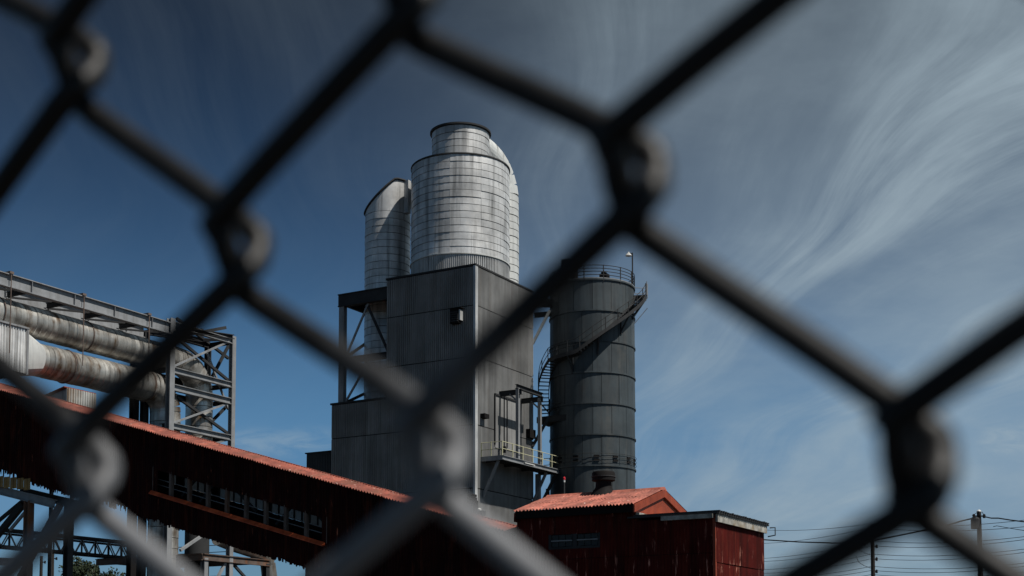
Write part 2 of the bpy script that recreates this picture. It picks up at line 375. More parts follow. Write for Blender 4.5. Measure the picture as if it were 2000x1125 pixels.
# annex of lower height on the left, same wall plane
YA = Y0 + 9.0
MB().box((XA, Y0+.06, 0), (XL, YA, ZA-.02)).build('annex_wall', M['core'], tower)
asm = [s for s in seams if 5 < s < ZA - 1] + [ZA]
for a, b in zip(asm[:-1], asm[1:]):
    sheet_wall(tower, (XA, Y0, 0), (1,0,0), XL-XA, a, b, (0,-1,0), M['clad'], lap=.07)
MB().box((XA-.08, Y0-.12, ZA-.02), (XL, YA, ZA+.12)).build('annex_roof', M['dsteel'], tower)
# small box at the far left
ps = onY(599, 887, Y0+2.2); pe = onY(648, 882, Y0+2.2)
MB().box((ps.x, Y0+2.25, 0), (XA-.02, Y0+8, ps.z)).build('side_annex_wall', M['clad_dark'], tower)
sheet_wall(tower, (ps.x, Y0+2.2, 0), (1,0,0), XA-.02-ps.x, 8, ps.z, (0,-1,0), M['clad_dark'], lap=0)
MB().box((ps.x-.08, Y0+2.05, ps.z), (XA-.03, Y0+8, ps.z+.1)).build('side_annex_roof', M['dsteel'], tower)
# open steel bay
xc = onY(666, 600, Y0).x; zb = onY(666, 575, Y0).z
y_b = Y0 + 7.6
fr = MB().box((xc-.25, Y0+.05, ZA+.12), (xc+.25, Y0+.10, zb)).box((xc-.25, Y0+.45, ZA+.12), (xc+.25, Y0+.5, zb)).box((xc-.03, Y0+.1, ZA+.12), (xc+.03, Y0+.45, zb)).build('bay_column', M['steel'], tower)
MB().box((xc-.22, y_b-.2, ZA+.12), (xc+.22, y_b+.2, zb)).build('bay_column', M['dsteel'], tower)
zt0 = ZT - .06
MB().box((xc-.3, Y0+.02, zb-.95), (XL-.02, Y0+.14, zb)).box((xc-.3, Y0-.08, zb-.06), (XL-.02, Y0+.4, zb+.02)).box((xc-.3,Y0-.06,zb-1.02),(XL-.02,Y0+.4,zb-.95)).build('bay_top_beam', M['dsteel'], tower)
MB().box((xc-.25, Y0+.4, zb-.3), (XL-.02, y_b, zb-.1)).build('bay_roof_deck', M['dsteel'], tower)
zm = onY(668, 704, Y0).z
MB().ibar((xc+.25, Y0+.25, zm), (XL-.02, Y0+.25, zm), .35, .5).build('bay_beam', M['dsteel'], tower)
MB().ibar((xc, Y0+.5, zm), (xc, y_b-.2, zm), .35, .45).build('bay_beam', M['dsteel'], tower)
MB().ibar((xc, Y0+.5, zb-.6), (xc, y_b-.2, zb-.6), .3, .5).build('bay_beam', M['dsteel'], tower)
for z0_, z1_ in ((zm+.3, zb-.9), (ZA+.15, zm-.3)):
    MB().bar((xc, Y0+.55, z0_), (xc, y_b-.2, z1_), .14, .22).build('bay_brace', M['dsteel'], tower)
    MB().bar((xc+.3, Y0+.3, z0_), (xc+2.6, Y0+.3, z1_), .12, .16).build('bay_brace', M['steel'], tower)
    MB().bar((xc+4.5, Y0+.35, z0_), (xc+2.3, Y0+.35, z1_), .12, .2).build('bay_brace', M['dsteel'], tower)
# main cylinder
cm = atD(899, 500, 113); cmx, cmy = cm.x, cm.y; RM = 96/F*113*.998
zr1 = atD(803, 330, 113).z; zr0 = atD(803, 523, 113).z
zr1 = atD(803, 331, 113.0).z
big = MB().lathe((cmx, cmy, 0), [(RM-.05, zr0), (RM-.05, zr1), (RM+.07, zr1), (RM+.07, zr1+.10), (RM-.1, zr1+.10), (1.0, zr1+.35)], 64).build('main_cylinder', M['joint'], tower); autosmooth(big)
plates(big, (cmx, cmy), zr0, zr1, 14, RM, 10, M['galv'], off=CY + R(-9.6), gap=.035, vgap=.008)
sk = MB(); nn = 150
for k in range(nn):
    a0 = 2*math.pi*k/nn; da = 2*math.pi/nn
    for (f0, f1, ra, rb) in ((0,.4,RM+.02,RM+.02), (.4,.5,RM+.02,RM-.06), (.5,.9,RM-.06,RM-.06), (.9,1,RM-.06,RM+.02)):
        t0, t1 = a0+f0*da, a0+f1*da
        sk.add([(cmx+math.cos(t0)*ra, cmy+math.sin(t0)*ra, ZT+.06), (cmx+math.cos(t1)*rb, cmy+math.sin(t1)*rb, ZT+.06), (cmx+math.cos(t1)*rb, cmy+math.sin(t1)*rb, zr0-.03), (cmx+math.cos(t0)*ra, cmy+math.sin(t0)*ra, zr0-.03)], [(0,1,2,3)])
sk.build('cylinder_skirt', M['galv'], tower)
MB().lathe((cmx, cmy, 0), [(RM+.02, zr0-.05), (RM+.09, zr0-.05), (RM+.09, zr0+.03), (RM+.02, zr0+.03)], 64, cap=False).build('skirt_flange', M['galv_pale'], tower, smooth=False)
# stack
RS = 56/F*113; zs1 = atD(843, 258, 113).z; zs0 = zr1 + .16
st = MB().lathe((cmx, cmy, 0), [(RS-.05, zs0-.2), (RS-.05, zs1), (RS+.02, zs1+.02)], 56).build('stack', M['joint'], tower); autosmooth(st)
plates(st, (cmx, cmy), zs0, zs1, 5, RS, 8, M['galv'], off=CY + R(-30), gap=.035, vgap=.008)
cp = MB().lathe((cmx, cmy, 0), [(RS-.3, zs1+.02), (RS+.17, zs1+.02), (RS+.17, zs1+.16), (RS-.05, zs1+.20), (RS-.3,zs1+.20)], 72, cap=False).build('stack_cap', M['dsteel'], tower)
MB().lathe((cmx,cmy,0),[(.05,zs1+.12),(RS-.25,zs1+.10),(RS-.25,zs1+.05),(.05,zs1+.05)],48).build('stack_lid',M['dsteel'],tower)
# left cylinder with mitred top
lc = atD(757, 500, 116.7); lx, ly = lc.x, lc.y; RLc = 44/F*116.7
zl_lo = ZA + .12
zcut0 = atD(714, 418, 116.7).z; ztop = atD(775, 360, 116.7).z
zl_mid = zcut0 - .25
lcy = MB().lathe((lx, ly, 0), [(RLc-.05, zl_lo), (RLc-.05, zl_mid)], 48).build('side_cylinder', M['joint'], tower); autosmooth(lcy)
ncl = int(round((zl_mid - zl_lo)/.6))
plates(lcy, (lx, ly), zl_lo, zl_mid, ncl, RLc, 8, M['galv'], off=CY + R(8), gap=.035, vgap=.010)
mt = MB(); n = 48; vs = []
for k in range(n):
    t = 2*math.pi*k/n; x = math.cos(t)*RLc; y = math.sin(t)*RLc
    sx = x*math.cos(YAW) + y*math.sin(YAW)
    zt_ = min(ztop, zcut0 + (sx + RLc) * (ztop - zcut0) / (62/F*116.7))
    vs.append((x, y, zt_))
o = len(mt.v)
mt.v += [V((lx+x, ly+y, zl_mid)) for x, y, z in vs] + [V((lx+x, ly+y, z)) for x, y, z in vs]
mt.f += [(k, (k+1) % n, n+(k+1) % n, n+k) for k in range(n)] + [tuple(range(n, 2*n))]
autosmooth(mt.build('mitred_top', M['galv'], tower))
rim = MB()
rim.tube([(lx+x*1.02, ly+y*1.02, z+.04) for x, y, z in vs], .10, 6, closed=True).build('mitre_rim', M['dsteel'], tower)
ra = V((lx + RLc*math.cos(YAW)*.93, ly + RLc*math.sin(YAW)*.93, 0))
MB().box((ra.x-.1, ra.y-1.2, zl_mid), (ra.x+.75, ra.y-.8, ztop+.05)).build('connecting_plate', M['galv'], tower)
MB().box((ra.x-.6, ra.y-.8, ztop-1.6), (cmx-RM*.7, ra.y+1.0, ztop-.1)).build('connecting_duct', M['galv'], tower)
# right rear cylinder with segmented elbow
rx, ry = -60.9, 102.6
rD = (V((rx, ry, 0))).dot(V((-math.sin(YAW), math.cos(YAW), 0)))
RR = 37/F*rD; pc = atD(976, 385, rD); rx, ry = pc.x, pc.y; zq = atD(1013, 386, rD).z
rc = MB().lathe((rx, ry, 0), [(RR-.05, 12), (RR-.05, zq)], 40).build('rear_cylinder', M['joint'], tower); autosmooth(rc)
plates(rc, (rx, ry), zq - .62*14, zq, 14, RR, 6, M['galv_pale'], off=CY+R(70), gap=.05)
pts = []; rad = []
BR = 3.6
for k in range(6):
    a = R(15*k); pts.append((rx, ry - BR*(1-math.cos(a))*.9, zq + .05 + BR*math.sin(a)*.86)); rad.append(RR*(1-.05*k))
pts.append((rx, ry-4.2, pts[-1][2]+.25)); rad.append(RR*.7)
for k in range(len(pts)-1):
    d = (V(pts[k+1]) - V(pts[k])).normalized()*.02
    MB().tube([V(pts[k])+d, V(pts[k+1])-d], [rad[k]*1.0, rad[k+1]*1.02], 28).build('elbow_segment', M['galv_pale'], tower)
hd0 = atD(953, 272, 114.5); hd1 = atD(974, 312, 115.5)
MB().hexa([(cmx+.3, cmy+1.2, zs0), (hd1.x, hd1.y, zs0-.1), (hd1.x-1.2, hd1.y+1.5, zs0-.1), (cmx-1, cmy+2, zs0), (cmx+.3, cmy+1.2, hd0.z), (hd0.x, hd0.y, hd0.z), (hd0.x-1.2, hd0.y+1.2, hd0.z), (cmx-1, cmy+2, hd0.z)]).build('duct_hood', M['galv'], tower)
# louvred vent hood on the dark face
a = onY(886, 607, Y0); b = onY(907, 633, Y0)
vh = MB().box((a.x, Y0-.55, b.z+.05), (b.x-.2, Y0-.06, a.z)).box((a.x-.05,Y0-.62,a.z),(b.x+.05,Y0-.06,a.z+.06)).build('vent_hood', M['black'], tower)
MB().box((b.x-.2, Y0-.5, b.z+.25), (b.x-.08, Y0-.06, a.z-.1)).build('vent_side_flap', M['galv'], vh)
for k in range(5): MB().bar((a.x+.05, Y0-.58, b.z+.2+k*.17), (b.x-.25, Y0-.58, b.z+.2+k*.17), .06, .1).build('louvre', M['dsteel'], vh)
# things on the bright face
def boxX(px0, py0, px1, py1, d0, d1, name, m, par):      # on the +X face, pixel corners, proud d0..d1
    p = onX(px0, py0, X0); q = onX(px1, py1, X0)
    return MB().box((X0+d0, p.y, q.z), (X0+d1, q.y, p.z)).build(name, m, par)
boxX(936, 808, 945, 819, .07, .5, 'wall_lamp', M['black'], tower)
boxX(1026, 838, 1037, 858, .07, .45, 'wall_vent', M['black'], tower)
hs = boxX(965, 772, 987, 880, .06, .12, 'hoist_door', M['clad'], tower)
boxX(988, 776, 1009, 884, .06, .12, 'hoist_door', M['clad'], tower)
dq = [onX(964, 770, X0), onX(1010, 783, X0)]
MB().bar((X0+.12, dq[0].y, dq[0].z), (X0+.12, dq[1].y, dq[0].z), .15, .14).bar((X0+.13, dq[0].y, dq[0].z-.07), (X0+.13, dq[0].y, dq[0].z-4), .1, .1).bar((X0+.14, (dq[0].y+dq[1].y)/2, dq[0].z-.07), (X0+.14, (dq[0].y+dq[1].y)/2, dq[0].z-4), .1, .1).build('door_frame', M['dsteel'], tower)
# platform with rails: corners by pixel
pa = onX(936, 893, X0); zp = pa.z
PW = 3.4; ya = pa.y + .1; yb_ = YB + 1.2
# outer corner seen at px 982
def projx(p):
    d = V(p) - CP; return 1000 + F*d.dot(_rt)/d.dot(_fw), 562.5 - F*(d.dot(_up)/d.dot(_fw) - SH)
for kk in range(60):
    if projx((X0+PW, ya, zp))[0] > 983: PW -= .1
    else: break
for kk in range(80):
    if projx((X0+PW, yb_, zp))[0] < 1079: yb_ += .1
plat = MB().box((X0+.09, ya, zp-.12), (X0+PW, yb_, zp)).build('platform_deck', M['dsteel'], tower)
pf = MB().box((X0+.09, ya-.06, zp-.34), (X0+PW+.06, ya, zp+.02)).box((X0+PW, ya, zp-.34), (X0+PW+.06, yb_, zp+.02)).box((X0+PW+.06, ya-.06, zp-.34), (X0+PW+.16, yb_, zp-.30)).box((X0+PW+.06, ya-.06, zp-.02), (X0+PW+.16, yb_, zp+.02)).build('platform_edge', M['steel'], plat)
for k in range(4):
    y = ya + .8 + k*(yb_-ya-1.2)/3; MB().bar((X0+.09, y, zp-.22), (X0+PW, y, zp-.22), .1, .2).build('deck_joist', M['dsteel'], plat)
for (u0, u1) in ((.5, 1.6), (.62, 2.2)):
    pass
MB().box((X0+.4, ya+.5, zp-.2), (X0+1.4, ya+1.0, zp-.14)).build('work_light', M['lampwhite'], plat)
MB().box((X0+1.6, ya+3.2, zp-.2), (X0+2.2, ya+4.8, zp-.14)).build('work_light', M['lampwhite'], plat)
rl = MB(); corners = [(X0+.12, ya), (X0+PW, ya), (X0+PW, yb_), (X0+.4, yb_)]
for z in (.55, 1.1): rl.tube([(x, y, zp+z) for x, y in corners], .03, 6)
rl.build('platform_rail', M['yellow'], plat)
posts = [(X0+.12, ya), (X0+PW*.5, ya), (X0+PW, ya)] + [(X0+PW, ya+(yb_-ya)*k/6) for k in range(1, 7)] + [(X0+PW*.5, yb_)]
for i, (x, y) in enumerate(posts):
    MB().box((x-.035, y-.035, zp), (x+.035, y+.035, zp+1.13)).build('rail_post', M['yellow'], plat)
for y in (ya+.3, yb_-1.6): MB().bar((X0+.1, y, zp-3.0), (X0+PW-.5, y, zp-.3), .16, .2).build('platform_strut', M['steel'], plat)
MB().bar((X0+.1, yb_-.6, zp-3.4), (X0+PW-.3, yb_-.3, zp-.3), .16, .24).build('platform_strut', M['dsteel'], plat)
MB().box((X0+.35, YB-.2, zp-4.6), (X0+.7, YB+.15, zp-.34)).build('platform_column', M['steel'], plat)
MB().box((X0+.9, YB+.6, zp-4.6), (X0+1.1, YB+.9, zp-1.5)).build('drain_pipe', M['dsteel'], plat)
# hoist frame standing on the platform
zh = onX(985, 776, X0).z
yh = onX(1010, 780, X0).y - .9
hf = MB().box((X0+PW-.35, ya+2.0, zp), (X0+PW-.1, ya+2.25, zh+.4)).build('hoist_post', M['steel'], tower)
yy2 = ya+2.0
for kk in range(80):
    if projx((X0+PW-.2, yy2, zp+3))[0] < 1053: yy2 += .1
MB().box((X0+PW-.35, yy2, zp), (X0+PW-.1, yy2+.25, zh+.2)).build('hoist_post', M['steel'], tower)
hp = ya+2.1
for kk in range(80):
    if projx((X0+PW-.2, hp, zp+3))[0] < 1011: hp += .05
hf.location.y += hp - (ya+2.1)
MB().ibar((X0+.1, hp+.1, zh+.1), (X0+PW+.1, hp+.1, zh+.1), .25, .4).build('hoist_beam', M['dsteel'], tower)
MB().ibar((X0+.1, yy2+.1, zh+.1), (X0+PW+.1, yy2+.1, zh+.1), .25, .4).build('hoist_beam', M['dsteel'], tower)
MB().ibar((X0+PW-.22, hp-.2, zh+.5), (X0+PW-.22, yy2+.5, zh+.5), .25, .35).build('hoist_beam', M['dsteel'], tower)
for y in (hp, yy2): MB().bar((X0+PW-.22, y+.12, zh-.7), (X0+PW-1.0, y+.12, zh+0), .1, .12).build('hoist_knee_brace', M['steel'], tower)
MB().tube([(X0+.5, hp+.1, zh-.1), (X0+.5, hp+.1, zp+1.2)], .05, 6).bar((X0+.5, hp+.1, zp+1.2),(X0+.5, hp+.1, zp+.7),.2,.25).build('hoist_chain', M['dsteel'], tower)
# link trusses between tower and silo
z1 = onX(1040, 592, X0).z
MB().ibar((X0-.1, YB-.4, z1), (X0+1.8, YB+2.4, z1+.25), .3, .7).build('link_beam', M['dsteel'], tower)
MB().ibar((X0-.1, YB+.5, z1-.9), (X0+1.8, YB+3.2, z1-.3), .3, .4).build('link_beam', M['dsteel'], tower)
p = atD(1074, 606, 114.2); q = atD(1040, 672, 114.6); MB().bar(p, q, .16, .2).build('link_brace', M['galv_pale'], tower)
z2 = atD(1050, 815, 114).z
MB().box((X0+.1, YB+.5, z2-.4), (X0+3.0, YB+2.6, z2+.1)).build('link_platform', M['dsteel'], tower)
p = atD(1072, 815, 114); q = atD(1040, 872, 113.6); MB().bar(p, q, .2, .24).build('link_brace', M['dsteel'], tower)
lr = MB()
for z in (.5, 1.0): lr.tube([(X0+.2, YB+.6, z2+.1+z), (X0+3.0, YB+.6, z2+.1+z)], .03, 5)
for k in range(4): lr.tube([(X0+.2+k*.93, YB+.6, z2+.1), (X0+.2+k*.93, YB+.6, z2+1.1)], .03, 5)
lr.build('link_rail', M['dsteel'], tower)
# ================================================================== dark silo
DS = 116.0; sc0 = atD(1157, 750, DS); sx, sy = sc0.x, sc0.y; RSI = 82.5/F*DS
silo = thing('steel_silo', 'tall dark blue-grey plated silo with spiral stair and railed top', 'silo', (sx, sy, 0))
zk = lambda y: atD(1239, y, DS).z
hc = zk(744) - zk(803.7); ztop_s = zk(564); ncs = 11
zb_s = ztop_s - hc*ncs
sh = MB().lathe((sx, sy, 0), [(RSI-.05, 0), (RSI-.05, ztop_s), (.3, ztop_s+.5)], 64).build('shell', M['joint'], silo); autosmooth(sh)
plates(sh, (sx, sy), zb_s, ztop_s, ncs, RSI, 14, M['silo'], off=CY + R(-2.8), stag=.45, gap=.03, vgap=.035)
for k in range(1, ncs+1):
    z = zb_s + k*hc
    MB().lathe((sx, sy, 0), [(RSI-.02, z-.07), (RSI+.085, z-.07), (RSI+.085, z+.05), (RSI-.02, z+.05)], 64, cap=False).build('ring_flange', M['silo'], silo)
def sp(ang, r, z):   # ang measured from the camera direction, + to the right in the picture
    t = CY + ang; return V((sx + math.cos(t)*r, sy + math.sin(t)*r, z))
# top rail
tr = MB()
for z in (.3, .58, .84, 1.1): tr.tube([sp(R(k*7.5), RSI+.03, ztop_s+.05+z) for k in range(48)], .032, 5, closed=True)
tr = tr.build('top_rail', M['dsteel'], silo)
for k in range(14):
    p = sp(R(12+k*360/14), RSI+.03, ztop_s-.2); MB().tube([p, p+V((0,0,1.38))], .045, 6).build('rail_post', M['dsteel'], tr)
MB().lathe((sx, sy, 0), [(RSI-.5, ztop_s+.06), (RSI+.06, ztop_s+.06), (RSI+.06, ztop_s+.13), (RSI-.5, ztop_s+.13)], 64, cap=False).build('top_kerb', M['steel'], silo)
# lamp post
lp = sp(R(77), RSI-.1, ztop_s); zl = atD(1233, 494, DS).z
lo_ = MB().tube([lp, V((lp.x, lp.y, zl))], .06, 8).tube([V((lp.x, lp.y, zl-.1)), V((lp.x,lp.y,zl+.02)) - _rt*.3 ], .035, 6).build('lamp_post', M['dsteel'], silo)
hc_ = V((lp.x, lp.y, zl-.12)) - _rt*.32
MB().lathe(hc_, [(.28, -.14), (.2, .0), (.09, .1), (.05, .2)], 16).build('lamp_head', M['lampwhite'], lo_)
# machinery on top
eq = atD(1113, 560, 114.5); eq.z = ztop_s
MB().box((eq.x-.55, eq.y-.5, ztop_s+.1), (eq.x+.2, eq.y+.5, ztop_s+2.0)).build('filter_box', M['dsteel'], silo)
MB().box((eq.x+.25, eq.y-.3, ztop_s+.1), (eq.x+.6, eq.y+.3, ztop_s+1.2)).box((eq.x+.3, eq.y-.3, ztop_s+1.35), (eq.x+.95, eq.y+.3, ztop_s+1.85)).tube([(eq.x+.45,eq.y,ztop_s+1.1),(eq.x+.45,eq.y,ztop_s+1.5)],.12,8).build('fan_unit', M['black'], silo)
p = sp(R(16), RSI-.5, ztop_s+.1); MB().box(p-V((.3,.3,0)), p+V((.35,.3,.45))).box(p+V((-.2,-.2,.45)), p+V((.15,.2,.62))).build('hatch_box', M['black'], silo)
# spiral stair
RI, RO = RSI+.12, RSI+1.0
def stz(a):          # degrees -> height
    A = [(-112, zk(812)), (-78, zk(745)), (-55, zk(716)), (-20, zk(708)), (78, zk(580))]
    for (a0, z0), (a1, z1) in zip(A[:-1], A[1:]):
        if a <= a1: return z0 + (z1-z0)*(a-a0)/(a1-a0)
    return A[-1][1]
stair = None
for r in (RO, RI):
    strg = MB()
    ang = [(-112 + k*3) for k in range(int(190/3)+1)]
    for a0, a1 in zip(ang[:-1], ang[1:]):
        strg.hexa([sp(R(a0), r-.03, stz(a0)-.18), sp(R(a0), r+.03, stz(a0)-.18), sp(R(a1), r+.03, stz(a1)-.18), sp(R(a1), r-.03, stz(a1)-.18),
                   sp(R(a0), r-.03, stz(a0)+.14), sp(R(a0), r+.03, stz(a0)+.14), sp(R(a1), r+.03, stz(a1)+.14), sp(R(a1), r-.03, stz(a1)+.14)])
    if stair is None: stair = strg.build('spiral_stair', M['dsteel'], silo)
    else: strg.build('inner_stringer', M['dsteel'], stair)
a = -111.0
while a < 78:
    z = stz(a)
    MB().hexa([sp(R(a), RI, z-.03), sp(R(a), RO, z-.03), sp(R(a+3.2), RO, z-.03), sp(R(a+3.2), RI, z-.03), sp(R(a), RI, z+.02), sp(R(a), RO, z+.02), sp(R(a+3.2), RO, z+.02), sp(R(a+3.2), RI, z+.02)]).build('tread', M['dsteel'], stair)
    a += 3.4
hr = MB()
for zz in (.55, 1.05): hr.tube([sp(R(-112+k*4), RO, stz(-112+k*4)+zz) for k in range(48)], .03, 5)
hr.build('hand_rail', M['dsteel'], stair)
for k in range(15):
    a = -110 + k*13.4; p = sp(R(a), RO, stz(a)-.15); MB().tube([p, p+V((0,0,1.22))], .04, 6).build('stair_post', M['dsteel'], stair)
for a in (-95, -30, 4, 38, 66):
    p = sp(R(a), RSI, stz(a)-1.3); q = sp(R(a), RO, stz(a)-.15); MB().bar(p, q, .08, .1).build('stair_bracket', M['dsteel'], stair)
    MB().bar(sp(R(a), RSI+.06, stz(a)-1.5), sp(R(a), RSI+.06, stz(a)), .14, .10).build('stair_stanchion', M['dsteel'], stair)
# top landing with brace on the right
zla = stz(78)
ld = MB().hexa([sp(R(76), RSI, zla-.06), sp(R(76), RO+.1, zla-.06), sp(R(97), RO+.1, zla-.06), sp(R(97), RSI, zla-.06), sp(R(76), RSI, zla+.04), sp(R(76), RO+.1, zla+.04), sp(R(97), RO+.1, zla+.04), sp(R(97), RSI, zla+.04)]).build('stair_landing', M['dsteel'], stair)
lr = MB()
for zz in (.55, 1.05): lr.tube([sp(R(76), RO+.1, zla+zz), sp(R(97), RO+.1, zla+zz), sp(R(97), RSI, zla+zz)], .03, 5)
for a in (76, 86, 97): lr.tube([sp(R(a), RO+.1, zla), sp(R(a), RO+.1, zla+1.15)], .04, 6)
lr.tube([sp(R(86), RO+.1, zla), sp(R(86), RSI, zla-1.6)], .04, 6).tube([sp(R(86), RO+.1, zla-.9), sp(R(86), RSI, zla-2.2)], .03, 6)
lr.build('landing_rail', M['steel'], stair)
# low ring with vents
zv = zk(908)
rg = MB()
for z in (-.25, .05, .38): rg.tube([sp(R(k*7.5), RSI+.10, zv+z) for k in range(48)], .015, 5, closed=True)
rg = rg.build('cable_ring', M['dsteel'], silo)
for a in (-52, -26, 2, 28, 52, 72):
    for z in (-.16, .16):
        p = sp(R(a), RSI+.04, zv+z); t = CY+R(a); e = V((-math.sin(t), math.cos(t), 0)); nn_ = V((math.cos(t), math.sin(t), 0))
        MB().bar(p - e*.22, p + e*.22, .10, .16).build('vent', M['black'], rg)
# red beacon on a thin pole in front of the silo
bp = atD(1102, 934, 100)
bc = thing('beacon_pole', 'slim dark pole with a small red beacon in front of the dark silo', 'beacon', (bp.x, bp.y, 0))
MB().tube([(bp.x, bp.y, 0), (bp.x, bp.y, bp.z-.2)], .06, 8).build('pole', M['dsteel'], bc)
MB().lathe((bp.x, bp.y, bp.z-.3), [(.07, 0), (.07, .18)], 12).build('beacon_base', M['lampwhite'], bc)
MB().lathe((bp.x, bp.y, bp.z-.12), [(.09, 0), (.09, .16), (.04, .22)], 12).build('beacon_lens', M['redlamp'], bc)
# CCTV / floodlight mast at the foot of the tower corner
fp = atD(929, 975, 100)
fm = thing('floodlight_mast', 'black floodlight mast with box lamps below the corner of the grey tower', 'mast', (fp.x, fp.y, 0))
MB().box((fp.x-.14, fp.y-.14, 0), (fp.x+.14, fp.y+.14, fp.z-.1)).build('mast', M['black'], fm)
fb = MB(); p = fp - _rt*.25
for k in range(3): fb.box(p + V((-.28+.02*k, -.25, -.28+.22*k)), p + V((.30-.03*k, .25, -.1+.22*k)))
fb.build('lamp_box', M['black'], fm)
p = atD(938, 1003, 100); MB().box(p-V((.3,.25,.15)), p+V((.3,.25,.18))).bar(fp-V((0,0,1.2)), p, .08, .08).build('control_box', M['dsteel'], fm)
p = atD(936, 997, 100); MB().lathe(p, [(.06,-.12),(.16,.0),(.16,.1),(.05,.18)], 12).build('small_lamp', M['lampwhite'], fm)
# ================================================================== red building
YR = 54.5
pe0 = onY(1010, 1010, YR); pe1 = onY(1241, 1000, YR); pe2 = onY(1395, 1003, YR)
xr0, xr1, xr2 = pe0.x, pe1.x, pe2.x
rb = thing('red_shed', 'dark red corrugated shed with pink-red gabled roof and round ridge vent', 'building', (xr1, YR, 0))
z_eave = onY(1120, 990, YR-.35).z
ye = YR - .35
# ridge position: gable apex at px 1298
gx = onY(1239, 984, ye).x
ap = onX(1298, 957, gx); y_r = ap.y; z_ridge = ap.z
be = onX(1338, 998, gx); y_be = 2*y_r - ye
xe0 = onY(1003, 998, ye).x
z_e = onY(1238, 985, ye).z
z_wall = z_e - .15
ya2 = onX(1490, 1030, xr2).y          # depth of the flat-roofed annex
MB().box((xr0, YR+.06, 0), (xr1, y_be-.4, z_wall)).build('wall', M['core'], rb)
zan = pe2.z
MB().box((xr1, YR+.06, 0), (xr2-.06, ya2, zan-.1)).build('annex_wall', M['core'], rb)
# front wall sheets in two tiers with window openings left dark
tier = onY(1300, 1084, YR).z
win0, win1 = onY(1072, 1074, YR), onY(1172, 1040, YR)
def front_sheets(x0, x1, z0, z1, jag=False):
    if x1 - x0 < .1: return
    n = max(1, round((x1-x0)/.95)); wd = (x1-x0)/n; ribs = max(2, round(wd/.16))
    for k in range(n):
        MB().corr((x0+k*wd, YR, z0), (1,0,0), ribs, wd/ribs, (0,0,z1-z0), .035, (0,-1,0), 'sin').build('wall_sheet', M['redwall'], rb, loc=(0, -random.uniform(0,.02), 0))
for z0, z1, top in ((3.0, tier, 0), (tier+.02, None, 1)):
    zt_ = z1 if z1 else z_wall
    if top:
        front_sheets(xr0, win0.x, z0, zt_); front_sheets(win1.x, xr1, z0, zt_)
        front_sheets(win0.x, win1.x, z0, win0.z); front_sheets(win0.x, win1.x, win1.z, zt_)
        front_sheets(xr1, xr2-.06, z0, zan-.12)
    else:
        front_sheets(xr0, xr2-.06, z0, zt_)
for k in range(2):
    x0 = win0.x + (win1.x-win0.x)*k/2; x1 = win0.x + (win1.x-win0.x)*(k+1)/2
    wf = MB().box((x0, YR-.03, win0.z), (x0+.14, YR+.03, win1.z)).box((x1-.08, YR-.03, win0.z), (x1, YR+.03, win1.z)).box((x0+.14, YR-.03, win0.z), (x1-.08, YR+.03, win0.z+.1)).build('window_frame', M['dsteel'], rb)
    for i in range(3):
        a = x0+.16+i*(x1-x0-.26)/3
        MB().box((a, YR+.02, win0.z+.12), (a+(x1-x0-.26)/3-.04, YR+.04, win1.z-.02)).build('pane', M['glass'], wf)
    MB().bar((x0+.15, YR-.02, win0.z+.38), (x1-.1, YR-.02, win0.z+.38), .05, .05).build('window_bar', M['steel'], wf)
# right wall sheets (sunlit)
n = max(1, round((ya2-YR)/.95)); wd = (ya2-YR)/n; tier2 = onX(1440, 1096, xr2).z
for k in range(n):
    for z0, z1 in ((3.0, tier2+random.uniform(-.15,.15)), (tier2-.2, zan-.12)):
        ribs = 6
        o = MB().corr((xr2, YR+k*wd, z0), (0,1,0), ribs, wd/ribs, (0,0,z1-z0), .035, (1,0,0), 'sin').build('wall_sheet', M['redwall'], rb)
        o.location.x += (.03 if z0 > 3 else 0) + random.uniform(0,.012)
MB().box((xr2-.06, YR-.05, 0), (xr2+.06, YR+.06, zan-.05)).build('corner_board', M['redtrim'], rb)
# flat roof of the annex with pale flashing
xf = onY(1295, 1000, YR).x
ro = MB().box((xr1-.3, YR-.22, zan-.02), (xr2+.25, ya2+.15, zan+.05)).build('annex_roof', M['dsteel'], rb)
MB().box((xf, YR-.26, zan-.20), (xr2+.02, YR-.10, zan-.022)).build('front_flashing', M['white'], rb)
MB().box((xr2+.10, YR-.1, zan-.36), (xr2+.20, ya2, zan-.022)).build('side_flashing', M['white'], rb)
for k in range(24):
    y = YR-.2+(ya2+.3-YR)*k/24
    MB().box((xr1, y, zan+.052), (xr2+.32, y+.13, zan+.10+random.uniform(0,.03))).build('roof_rib', M['dsteel'], rb)
MB().tube([(xr2+.3, ya2+.1, zan-.1), (xr2+.55, ya2+.1, zan-.1), (xr2+.55, ya2+.1, zan-.45), (xr2+.2, ya2+.1, zan-.5)], .03, 6).build('gutter_bracket', M['dsteel'], rb)
